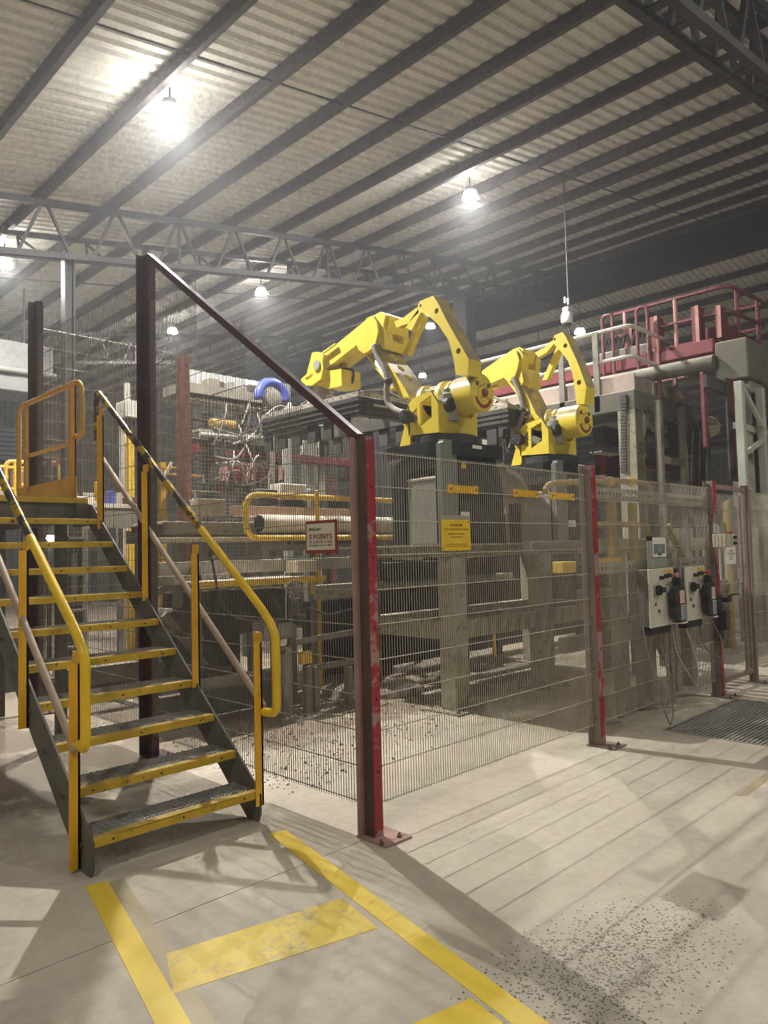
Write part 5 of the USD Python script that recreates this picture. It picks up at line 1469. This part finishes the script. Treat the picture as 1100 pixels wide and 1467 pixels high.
# ------------------------------------------------------------------ the worker
def figure(foot, H, ang):
    """A standing worker seen from behind, one arm bent forward; body one continuous mesh."""
    J = {k: np.array(v, float) for k, v in dict(
        hipL=(-.09, 0, .52), hipR=(.09, 0, .52), kneeL=(-.10, -.01, .285), kneeR=(.10, .03, .285), ankL=(-.10, .02, .045), ankR=(.11, .02, .045), toeL=(-.11, -.09, .02), toeR=(.12, -.09, .02),
        waist=(0, 0, .60), chest=(0, .0, .74), neck=(0, -.005, .835), head=(0, -.02, .915), shL=(-.115, 0, .80), shR=(.115, 0, .80), elL=(-.15, .0, .635), elR=(.15, -.02, .64), wrL=(-.12, -.13, .60), wrR=(.13, -.15, .62)).items()}
    R = dict(hipL=.052, hipR=.052, kneeL=.034, kneeR=.034, ankL=.024, ankR=.024, toeL=.018, toeR=.018, waist=.075, chest=.085, neck=.033, head=.058, shL=.040, shR=.040, elL=.027, elR=.027, wrL=.019, wrR=.019)

    def bone(a, b):
        s = [man(trimesh.Trimesh(*ball(J[k] * H, R[k] * H, 2))) for k in (a, b)]
        return m3.Manifold.batch_hull(s)

    def limb(*bs):
        m = bone(*bs[0])
        for b in bs[1:]:
            m = m + bone(*b)
        m = m.refine_to_length(.035)
        v, f = arr(m)
        tm = trimesh.Trimesh(v, f, process=True)
        trimesh.smoothing.filter_taubin(tm, iterations=8)
        return tm
    ca, sa = math.cos(ang), math.sin(ang)

    def put(m):
        v, f = arr(m)
        return np.c_[v[:, 0] * ca - v[:, 1] * sa, v[:, 0] * sa + v[:, 1] * ca, v[:, 2]] + np.asarray(foot, float), f
    body = [('hipL', 'kneeL'), ('kneeL', 'ankL'), ('ankL', 'toeL'), ('hipR', 'kneeR'), ('kneeR', 'ankR'), ('ankR', 'toeR'), ('hipL', 'hipR'), ('waist', 'hipL'), ('waist', 'hipR'), ('waist', 'chest'), ('chest', 'shL'), ('chest', 'shR'), ('neck', 'chest'), ('neck', 'head'), ('shL', 'elL'), ('elL', 'wrL'), ('shR', 'elR'), ('elR', 'wrR')]
    t = Thing('person', 'person in an orange hi-vis shirt and dark trousers seen through the landing rail', 'person')
    t.part('body', put(limb(*body)), 'skin', smooth=True)
    for k in R:
        R[k] *= 1.16
    t.part('shirt', put(limb(('waist', 'chest'), ('chest', 'shL'), ('chest', 'shR'), ('shL', 'elL'), ('shR', 'elR'))), 'orange_cloth', smooth=True)
    t.part('trousers', put(limb(('hipL', 'kneeL'), ('kneeL', 'ankL'), ('hipR', 'kneeR'), ('kneeR', 'ankR'), ('hipL', 'hipR'), ('waist', 'hipL'), ('waist', 'hipR'))), 'dark_cloth', smooth=True)
    t.part('reflective_band', put(lathe([(.107 * H, .66 * H), (.110 * H, .665 * H), (.110 * H, .69 * H), (.107 * H, .695 * H)], (0, 0, 0), 2, 20)), 'reflective')
    t.part('hair', put(ball((0, .0, .925 * H), .064 * H, 2, (1, 1, 1))), 'hair_dark', smooth=True)
    for s in (-1, 1):
        w = J['wrL' if s < 0 else 'wrR'] * H
        hand = [prism_hand for prism_hand in [ball(w + (0, -.045, 0), .036, 1, (.6, 1, 1))]]
        for fi, (dz_, L_) in enumerate(((.03, .07), (.01, .08), (-.01, .075), (-.03, .06))):
            hand.append(tube([w + (0, -.06, dz_), w + (0.0, -.06 - L_ * .6, dz_), w + (-s * .02, -.06 - L_, dz_ - .01)], .009, 6))
        hand.append(tube([w + (-s * .02, -.03, .02), w + (-s * .045, -.06, .035), w + (-s * .045, -.09, .035)], .010, 6))
        t.part('hand', put(cat(hand)), 'skin', smooth=True)
        t.part('boot', put(cat(ball((s * .105 * H, -.02, .05), .06, 2, (.8, 1.0, 1.0)), ball((s * .115 * H, -.12, .035), .05, 2, (.9, 1.4, .7)))), 'cable_dark', smooth=True)
    t.done()


fp = at(72, 708, 1, 24.0)
single('far_platform', box(fp[0] - 2.5, fp[0] + 2.2, 23.3, 25.0, fp[2] - .15, fp[2]), 'machine_olive', 'high far platform that the worker in orange stands on', 'platform')
t = Thing('platform_frame', 'dark steel frame carrying the far high platform', 'frame')
for x in (fp[0] - 2.3, fp[0] + 2.0):
    for y in (23.4, 24.9):
        t.part('leg', box(x - .08, x + .08, y - .08, y + .08, 0, fp[2] - .151), 'steel_dark')
t.done()
hp = at(74, 641, 1, 24.0)
figure((fp[0], 24.0, fp[2] + .012), hp[2] - fp[2], math.pi)
q = at(84.5, 690, 1, 23.6)
t = Thing('yellow_bollard', 'thin yellow upright next to the worker in orange', 'post')
t.part('shaft', box(q[0] - .04, q[0] + .04, 23.6, 23.68, fp[2], at(84.5, 668, 1, 23.6)[2]), 'machine_yellow')
t.part('cap', box(q[0] - .05, q[0] + .05, 23.59, 23.69, at(84.5, 668, 1, 23.6)[2], at(84.5, 668, 1, 23.6)[2] + .03), 'machine_yellow')
t.done()

# ================================================================== the red and grey machine on the right
CX, CY = 8.42, 2.42
zt = at(905, 556, 0, CX)[2]
t = Thing('machine_deck', 'raised grey deck with dusty pink planks and a gusseted column, right of the robots', 'platform')
yb = at(775, 585, 0, CX)[1]
xe = at(992, 584, 1, CY)[0]
t.part('edge_beam', box(CX, CX + .15, CY, yb + 1.5, zt - .34, zt - .02, .01), 'beam_grey')
t.part('edge_beam', box(CX + .15, xe, CY, CY + .15, zt - .34, zt - .02, .01), 'beam_grey')
t.part('deck_plate', box(CX + .15, xe, CY + .15, yb + 1.5, zt - .08, zt - .02), 'machine_dark')
n = 5
for k in range(n):
    ya = CY + .02 + k * (yb + 1.4 - CY) / n
    t.part('kick_plank', box(CX + .06, CX + .10, ya, ya + (yb + 1.4 - CY) / n - .03, zt - .02, zt + .26), 'dusty_deck')
for k in range(3):
    xa = CX + .1 + k * (xe - CX - .1) / 3
    t.part('kick_plank', box(xa, xa + (xe - CX - .1) / 3 - .03, CY + .06, CY + .10, zt - .02, zt + .24), 'machine_olive')
q = t.part('column', ibeam((CX + .16, CY + .16, .02), (CX + .16, CY + .16, zt - .34), .30, .30, .03, (1, 0, 0)), 'stand')
t.part('gusset', prism([(CX + .30, zt - .34), (CX + .68, zt - .34), (CX + .31, zt - .9)], 1, CY + .05, CY + .09), 'stand', q)
t.part('foot_plate', box(CX - .1, CX + .42, CY - .1, CY + .42, 0, .02), 'stand', q)
t.part('column', ibeam((CX + .16, yb + 1.2, .0), (CX + .16, yb + 1.2, zt - .34), .30, .30, .03, (1, 0, 0)), 'stand')
t.part('column', ibeam((xe - .1, CY + .3, .0), (xe - .1, CY + .3, zt - .34), .2, .2, .02, (1, 0, 0)), 'machine_dark')
t.done()

t = Thing('deck_handrail', 'pale and pink tubular handrail around the raised deck right of the robots', 'guard rail')
zt_deck = zt
zr1, zr2 = at(910, 462, 0, CX)[2], at(910, 507, 0, CX)[2]
for z, nm in ((zr1, 'top_rail'), (zr2, 'mid_rail')):
    t.part(nm, tube(rounded([(CX + .05, yb + 1.4, z), (CX + .05, CY + .05, z), (xe - .05, CY + .05, z)], .14), .035, 8), 'hose_pale', smooth=40)
    t.part(nm, tube([(xe - .05, CY + .08, z), (xe - .05, CY + 1.9, z)], .035, 8), 'rail_pink', smooth=40)
for px in (945, 968):
    x = at(px, 520, 1, CY)[0]
    t.part('post', box(x - .04, x + .04, CY, CY + .05, zt - .3, zr1), 'rail_pink')
for px in (853, 803):
    y = at(px, 520, 0, CX)[1]
    t.part('post', box(CX, CX + .05, y - .05, y + .05, zt - .3, zr1), 'hose_grey')
t.done()

GX, GY = 9.45, 1.41
gz = at(1020, 484, 0, GX)[2]
gzb = at(1020, 503, 0, GX)[2]
t = Thing('red_gantry', 'high dull red gantry beam with upright red boxes, upper right', 'gantry')
t.part('red_beam', box(GX, GX + .4, GY + .1, GY + 6.0, gzb - .02, gz, .02), 'machine_red')
t.part('pipe_beam', cyl((GX - .12, GY + .05, gzb - .22), (GX - .12, GY + 6, gzb - .22), .13, 14), 'beam_grey', smooth=40)
t.part('concrete_beam', box(GX - .1, GX + 5, GY - .45, GY + .05, gzb - .55, gzb + .10, .02), 'beam_grey')
t.part('bearing', box(GX + .1, GX + .7, GY - .40, GY, gzb - .75, gzb - .55, .01), 'machine_olive')
for a, b, c, d, yy in ((893, 472, 907, 507, 4.6), (931, 455, 944, 500, 3.7), (990, 440, 1003, 488, 2.3), (1024, 439, 1035, 492, 1.55)):
    p, q2 = at(a, b, 0, GX + .1), at(c, d, 0, GX + .1)
    t.part('upright_box', box(GX + .08, GX + .34, q2[1], p[1], gz, p[2], .01), 'machine_red')
    t.part('wear_strip', box(GX + .075, GX + .08, q2[1], q2[1] + .06, gz, p[2]), 'rail_pink')
for px in (869, 919):
    p = at(px, 445, 0, GX - .1)
    y = p[1]; zz = at(px, 440 if px > 900 else 452, 0, GX - .1)[2]
    t.part('hoop', tube(rounded([(GX - .1, y + .1, gz - .3), (GX - .1, y + .1, zz), (GX - .1, y - .1, zz), (GX - .1, y - .1, gz - .3)], .1), .03, 8), 'rail_red', smooth=40)
t.part('carriage', box(GX + .05, GX + .5, GY + 1.2, GY + 2.2, gz, gz + .18, .02), 'beam_grey')
for k in range(5):
    t.part('cable_loop', tube(curve([(GX + .1, GY + 1.2 + .18 * k, gz + .15), (GX + .05, GY + 1.28 + .18 * k, gz + .42), (GX + .1, GY + 1.4 + .18 * k, gz + .15)], 5), .02, 6), 'cable_dark')
cz = gzb - .55
for x, y in ((GX + .35, GY - .2), (GX + 4.8, GY - .2), (GX + .2, GY + 5.8)):
    t.part('column', ibeam((x, y, 0), (x, y, cz - (.2 if x < GX + .4 and y < 2 else -.45 if y > 2 else 0)), .34, .34, .03, (1, 0, 0)), 'machine_olive')
t.part('side_cabinet', box(GX + .55, GX + .75, GY - .42, GY - .38, 2.4, 3.4), 'beam_grey')
t.done()

t = Thing('gantry_handrail', 'red tubular handrail high on the gantry at the right edge', 'guard rail')
P1 = at(1043, 408, 0, GX + .2)
far = at(880, 452, 0, GX + .2)
zr1 = P1[2]; zr2 = at(1043, 445, 0, GX + .2)[2]
for z in (zr1, zr2):
    t.part('rail', tube(rounded([(GX + .2, far[1], z), (GX + .2, P1[1], z), (GX + 1.7, P1[1] - .1, z), (GX + 1.7, P1[1] + 1.5, z)], .2), .035, 8), 'rail_red', smooth=40)
for x, y in ((GX + .2, far[1] - .2), (GX + .2, P1[1] + .9), (GX + .55, P1[1]), (GX + 1.4, P1[1] - .05), (GX + 1.7, P1[1] + .6)):
    t.part('post', cyl((x, y, gz - .2), (x, y, zr1), .035, 8), 'rail_pink' if x < GX + .5 else 'rail_red')
t.part('rear_beam', box(GX + .5, GX + 1.9, GY + .06, GY + .5, gzb + .1, gzb + .55, .02), 'machine_red')
t.done()

t = Thing('lattice_tower', 'pale green-grey braced steel tower at the right edge beyond the gate', 'tower')
for a, b in (((1059, 546), (1072, 735)), ((1089, 556), (1106, 760))):
    p, q2 = at(*a, 1, .95), at(*b, 1, .95)
    t.part('leg', box(p[0] - .06, p[0] + .06, .90, 1.02, 0, p[2], .01), 'frame_mint')
l0, l1 = at(1059, 546, 1, .95)[0], at(1089, 556, 1, .95)[0]
zA, zB, zC, zD, zE = [at(1065, y, 1, .95)[2] for y in (556, 608, 650, 695, 740)]
for a, b, z0_, z1_ in ((l0, l1, zA, zB), (l0, l1, zC, zB - .15), (l0, l1, zD, zE)):
    t.part('brace', beam((a, .92, z0_), (b, .92, z1_), .05, .07), 'frame_mint')
for z in (zB, zD - .3):
    t.part('strut', box(l0 + .06, l1 + 1.2, 1.02, 1.1, z - .05, z + .05), 'frame_mint')
for x, y in ((l0, 2.2), (l1, 2.2)):
    t.part('leg', box(x - .05, x + .05, y, y + .1, 0, zA), 'machine_olive')
t.part('rear_strut', box(l0 + .05, l1 - .05, 2.2, 2.3, zC, zC + .1), 'machine_olive')
t.done()

t = Thing('lift_carriage', 'dark lifting carriage with black hoses and a red block under the deck, behind the fence', 'machine')
Yc = 3.0
t.part('cover_plate', prism([(at(936, 581, 1, Yc)[0], at(936, 590, 1, Yc)[2]), (at(1013, 594, 1, Yc)[0], at(936, 590, 1, Yc)[2]), (at(1013, 594, 1, Yc)[0], at(936, 581, 1, Yc)[2]), (at(936, 581, 1, Yc)[0], at(936, 581, 1, Yc)[2])], 1, Yc - .2, Yc + 1.4), 'machine_olive')
for a, b, c, d, m, y in ((925, 650, 978, 674, 'machine_red', 0), (925, 612, 1000, 636, 'machine_dark', .3), (930, 674, 976, 700, 'machine_olive', .2), (985, 620, 996, 632, 'beam_grey', -.1), (925, 640, 948, 658, 'gripper_dark', -.15), (950, 640, 972, 650, 'cable_dark', -.05), (966, 585, 972, 615, 'hose_grey', 0), (985, 640, 1012, 652, 'machine_dark', .05),
                         (986, 655, 994, 730, 'hose_grey', .1), (998, 655, 1004, 730, 'machine_red', .2), (1010, 655, 1018, 730, 'beam_grey', .1), (975, 655, 982, 730, 'machine_olive', .15), (866, 610, 888, 640, 'machine_dark', .5), (868, 650, 890, 690, 'machine_red', .9), (862, 645, 890, 652, 'tray_metal', .4)):
    t.part('block', rect(a, b, c, d, 1, Yc + y, .25, .01), m)
for a in (930, 972, 1008):
    q = at(a, 690, 1, Yc + .3)
    t.part('leg', box(q[0] - .06, q[0] + .06, Yc + .3, Yc + .42, 0, q[2] + .2), 'machine_dark')
q, q2 = at(990, 612, 1, Yc + .3), at(1016, 612, 1, Yc + .3)
t.part('tank', cyl(q, q2, .24, 18), 'beige', smooth=40)
for k in range(8):
    xs = 986 + 3.6 * k
    t.part('hose', tube(curve([at(xs - 6, 640, 1, Yc - .1), at(xs - 2, 606, 1, Yc - .12), at(xs + 4, 612 + k, 1, Yc - .12), at(xs + 5, 660, 1, Yc - .1), at(xs + 4, 740, 1, Yc - .1)], 6), .022, 6), 'cable_dark' if k % 3 else 'hose_grey')
r = np.random.default_rng(8)
for k in range(14):
    a = r.uniform(928, 980); b = r.uniform(596, 640)
    t.part('fitting', rect(a, b, a + r.uniform(3, 9), b + r.uniform(2, 6), 1, Yc - .05 + r.uniform(0, .3), .08, .005), ('hose_grey', 'hose_pale', 'machine_dark', 'machine_olive')[k % 4])
t.done()

t = Thing('drag_chain', 'hanging black link chain beside the gusseted column', 'chain')
for k in range(22):
    p = at(893.5, 577 + 4.7 * k, 0, CX - .05)
    t.part('link', box(CX - .07, CX - .03, p[1] - .05, p[1] + .05, p[2] - .024, p[2] + .018, .006), 'cable_dark')
p = at(893.5, 577, 0, CX - .05)
t.part('hanger', box(CX - .07, CX - .001, p[1] - .05, p[1] + .05, p[2] + .018, zt - .1), 'cable_dark')
t.done()

t = Thing('red_upright', 'tall hanging bright red channel below the gantry, near the right edge', 'machine part')
p, q2 = at(1036, 545, 1, 1.25), at(1055, 690, 1, 1.25)
t.part('red_face', box(q2[0] - .13, q2[0] - .03, 1.20, 1.25, q2[2], gzb - .55), 'machine_red')
t.part('web', box(q2[0] - .32, q2[0] - .13, 1.22, 1.25, q2[2], gzb - .55), 'machine_dark')
p = at(1019, 640, 1, 1.25)
t.part('narrow_channel', box(p[0] - .06, p[0] + .06, 1.3, 1.35, p[2], gzb - .55), 'machine_red')
t.part('tie_plate', box(p[0] - .06, q2[0] - .03, 1.25, 1.30, gzb - .8, gzb - .6), 'machine_dark')
t.done()

# ------------------------------------------------------------------ frames and rails just behind the front fence
t = Thing('yellow_pipe_rail', 'dusty yellow pipe rails with uprights behind the front fence, left of the control boxes', 'guard rail')
Yr = 0.33
for pts in (((780, 704), (800, 692), (905, 690), (928, 697), (935, 712)), ((850, 752), (918, 752), (928, 760), (934, 775))):
    t.part('pipe', tube(curve([at(*p, 1, Yr) for p in pts], 5), .028, 8), 'dull_yellow', smooth=40)
for px in (876, 906):
    q = at(px, 716 if px < 900 else 720, 1, Yr)
    t.part('upright', box(q[0] - .045, q[0] + .045, Yr - .02, Yr + .03, at(876, 806, 1, Yr)[2] - .06, q[2]), 'dull_yellow')
    t.part('leg', box(q[0] - .03, q[0] + .03, Yr - .015, Yr + .025, 0.0, at(876, 806, 1, Yr)[2] - .06), 'machine_olive')
for px in (874, 903):
    q = at(px, 690, 1, Yr)
    t.part('joint', ball(q, .05, 1), 'machine_yellow')
t.part('base', rect(857, 800, 892, 808, 1, Yr - .03, .05), 'machine_yellow')
t.done()
t = Thing('infeed_conveyor', 'grey roller infeed on posts behind the right half of the front fence', 'conveyor')
Yi = 0.55
a, b = at(846, 772, 1, Yi), at(985, 786, 1, Yi)
t.part('side_beam', box(a[0], b[0] + 1.2, Yi, Yi + .08, b[2] - .02, a[2]), 'tray_metal')
t.part('side_beam', box(a[0], b[0] + 1.2, Yi + .70, Yi + .78, b[2] - .02, a[2]), 'tray_metal')
for x in np.arange(a[0] + .1, b[0] + 1.2, .16):
    t.part('roller', cyl((x, Yi + .08, a[2] - .06), (x, Yi + .70, a[2] - .06), .045, 10), 'hose_grey')
for px in (893, 932, 968, 990):
    x = at(px, 900, 1, Yi - .1)[0]
    t.part('post', box(x - .06, x + .06, Yi - .12, Yi - .0, 0, a[2] - .02), 'dusty_cover')
for px in (915, 955):
    x = at(px, 900, 1, Yi + .7)[0]
    t.part('post', box(x - .06, x + .06, Yi + .68, Yi + .79, 0, a[2] - .02), 'machine_olive')
t.part('lower_beam', box(a[0], b[0] + 1.2, Yi + .3, Yi + .4, .55, .7), 'machine_olive')
t.part('motor', cat(rect(860, 845, 885, 880, 1, Yi + .2, .3, .02), rect(902, 880, 918, 900, 1, Yi - .1, .1, .01)), 'machine_olive')
t.part('chute', plate([(955, 880), (975, 940), (968, 965), (945, 925)], 1, Yi - .2, .06), 'beam_grey')
for k in range(5):
    x = at(862 + 14 * k, 870, 1, Yi - .15)
    t.part('hose', tube(curve([x, x + (.05, -.05, -.2), x + (.15, 0, -.05 - .05 * k), x + (.2, 0, .1)], 5), .010, 6), 'hose_grey')
t.done()
t = Thing('slotted_uprights', 'pair of pale slotted steel uprights with small junction boxes behind the fence', 'frame')
for px in (946, 954):
    p, q2 = at(px, 722, 1, .22), at(px, 812, 1, .22)
    hl = [[(p[0] - .014, z), (p[0] + .014, z), (p[0] + .014, z + .03), (p[0] - .014, z + .03)] for z in np.arange(.2, p[2] - .06, .07)]
    t.part('slotted_channel', prism([(p[0] - .03, 0), (p[0] + .03, 0), (p[0] + .03, p[2]), (p[0] - .03, p[2])], 1, .22, .225, hl), 'tray_metal')
x0_, x1_ = at(944, 760, 1, .24)[0], at(984, 760, 1, .24)[0]
t.part('cross_rail', box(x0_, x1_, .226, .25, at(960, 757, 1, .24)[2] - .12, at(960, 757, 1, .24)[2] - .08), 'tray_metal')
for px in (972, 979, 985):
    p = at(px, 757, 1, .16)
    t.part('box', box(p[0] - .05, p[0] + .035, .12, .225, p[2] - .22, p[2], .006), 'cabinet_grey')
t.part('yellow_stay', bar_px((957, 752), (983, 800), 1, .14, .03, .04), 'dull_yellow')
t.done()
t = Thing('gauge_stand', 'yellow and grey pipe stand seen through the mesh gate', 'machine')
p = at(1040, 735, 1, 1.2)
t.part('pipe', cyl((p[0], 1.2, 0), (p[0], 1.2, p[2]), .05, 12), 'dull_yellow')
t.part('elbow', tube(curve([(p[0], 1.2, p[2]), (p[0], 1.2, p[2] + .12), (p[0] + .12, 1.2, p[2] + .16)], 6), .05, 10), 'dull_yellow')
t.part('cover', box(p[0] + .12, p[0] + .32, 1.15, 1.3, 1.2, p[2] + .1, .01), 'cabinet_grey')
t.part('bracket', box(p[0] - .12, p[0] + .32, 1.3, 1.34, .0, 1.9), 'machine_olive')
t.done()
t = Thing('back_conveyor', 'grey machine bed with clutter beyond the gate at the right edge', 'machine')
t.part('bed', box(7.3, 9.2, 1.2, 1.95, .85, 1.05, .01), 'beam_grey')
for x in (7.4, 9.0):
    t.part('leg', box(x - .07, x + .07, 1.3, 1.44, 0, .85), 'beam_grey')
for k in range(7):
    t.part('guard_bar', cyl((7.4 + .27 * k, 1.22, 1.05), (7.4 + .27 * k, 1.22, 1.55), .025, 8), 'frame_mint')
t.part('guard_rail', cyl((7.35, 1.22, 1.55), (9.1, 1.22, 1.55), .03, 8), 'frame_mint')
t.part('skirt', box(7.3, 9.2, 1.45, 1.5, .1, .85), 'machine_olive')
t.done()

# things inside the robot stand
t = Thing('dark_cabinet', 'dark low control cabinets standing under the robot stand', 'cabinet')
Yd = 3.4
for a, b, c, d, m in ((548, 806, 628, 832, 'steel_dark'), (546, 832, 630, 838, 'tray_metal'), (668, 825, 735, 829, 'tray_metal'), (684, 815, 708, 827, 'cabinet_grey'), (672, 798, 712, 822, 'machine_dark'), (678, 780, 712, 797, 'ochre'), (585, 786, 606, 802, 'beige'), (548, 845, 630, 880, 'machine_dark'), (672, 838, 735, 870, 'machine_dark'), (770, 800, 792, 824, 'machine_dark'), (806, 805, 826, 820, 'machine_yellow')):
    t.part('unit', rect(a, b, c, d, 1, Yd, .3, .01), m)
a, b = at(540, 880, 1, Yd + .4), at(830, 880, 1, Yd + .4)
t.part('back_panel', box(a[0], b[0], Yd + .4, Yd + .46, .1, 1.62), 'machine_dark')
for x in (a[0] + .1, (a[0] + b[0]) / 2, b[0] - .1):
    t.part('foot', box(x - .06, x + .06, Yd + .3, Yd + .4, 0, 1.5), 'machine_dark')
t.done()
t = Thing('dust_heap', 'low mound of dusty rubble bags under the robot stand', 'rubble heap')
c = at(610, 1000, 2, 0.0)
for k, (dx, dy, s) in enumerate(((0, .5, .34), (.45, .8, .28), (-.3, .9, .30), (.9, .5, .24))):
    m = trimesh.creation.icosphere(3, 1.0)
    v = m.vertices * (s * 1.2, s, s * .45)
    v = v * (1 + .25 * (meshkit.fbm(m.vertices * 2 + k * 7, 3, 2)[:, None] - .5))
    v[:, 2] = np.maximum(v[:, 2], -.0) 
    t.part('mound', (v + np.array([c[0] + dx, c[1] + dy, 0.0]), m.faces), 'rubble', smooth=60)
t.done()

# ------------------------------------------------------------------ rubble and grit on the floor inside the cell
V, F = [], []
r = np.random.default_rng(21)
for k in range(3000):
    x, y = r.uniform(.15, 3.4), 0.9 + abs(r.normal(0, 1.6))
    if r.uniform() > (.05 + .95 * min(1, max(0, y - .25 - .35 * x) / 1.3)) or y > 5 or x > 5 - y * .3:
        continue
    s = r.uniform(.003, .010) * (1 if r.uniform() < .95 else 2.2)
    o = r.normal(size=(6, 3)) * .3 + np.array([(1, 0, 0), (-1, 0, 0), (0, 1, 0), (0, -1, 0), (0, 0, .8), (0, 0, -.4)])
    b = len(V)
    V += list(o * s + (x, y, s * .35))
    F += [(b + i, b + j, b + 4) for i, j in ((0, 2), (2, 1), (1, 3), (3, 0))] + [(b + j, b + i, b + 5) for i, j in ((0, 2), (2, 1), (1, 3), (3, 0))]
single('brick_grit', (np.array(V), np.array(F)), 'rubble', 'brown brick grit and chips strewn over the floor inside the fence', 'grit', kind='stuff')

# ------------------------------------------------------------------ dome camera
t = Thing('security_camera', 'white dome security camera hanging above the rear robot', 'camera')
c = at(812, 457, 1, 4.2)
k = .9
t.part('housing', lathe([(.02, .16 * k), (.10 * k, .13 * k), (.13 * k, .05 * k), (.125 * k, -.06 * k), (.09 * k, -.10 * k)][::-1], c, 2, 20), 'cam_white', smooth=40)
t.part('dome', ball(c + (0, 0, -.09 * k), .085 * k, 2), 'cable_dark', smooth=True)
t.part('upper_body', box(c[0] - .07, c[0] + .09, c[1] - .06, c[1] + .06, c[2] + .13 * k, c[2] + .25 * k, .02), 'cam_white')
t.part('bracket', box(c[0] + .08, c[0] + .16, c[1] - .05, c[1] + .05, c[2] + .02, c[2] + .26 * k, .01), 'cam_white')
for dx in (-.04, .07):
    t.part('clamp', box(c[0] + dx - .02, c[0] + dx + .02, c[1] - .02, c[1] + .02, c[2] + .30, c[2] + .42, .005), 'cam_white')
t.part('drop_pole', cyl((c[0] + .16, c[1] + .05, c[2] - .5), (c[0] + .16, c[1] + .05, roofz(c[0]) + .05), .014, 8), 'steel_dark')
t.done()

# ------------------------------------------------------------------ the dusty air of the hall
_mats['dusty_air'] = usdkit.material(stage, '/World/Looks/dusty_air', {'v': ('scatter_volume', {'color': (0.92, 0.95, 1.0), 'density': HAZE, 'anisotropy': 0.55})}, [], volume='v.volume')
hz = [(-9.4, roofz(-9.4) + .4), (-9.4, -0.6), (40.4, -0.6), (40.4, roofz(40.4) + .4), (RIDGE, roofz(RIDGE) + .4)]
single('dusty_air', prism(hz, 1, -11.5, 33.5), 'dusty_air', 'thin dusty haze filling the whole hall, glowing around the lamps', 'haze', kind='stuff')
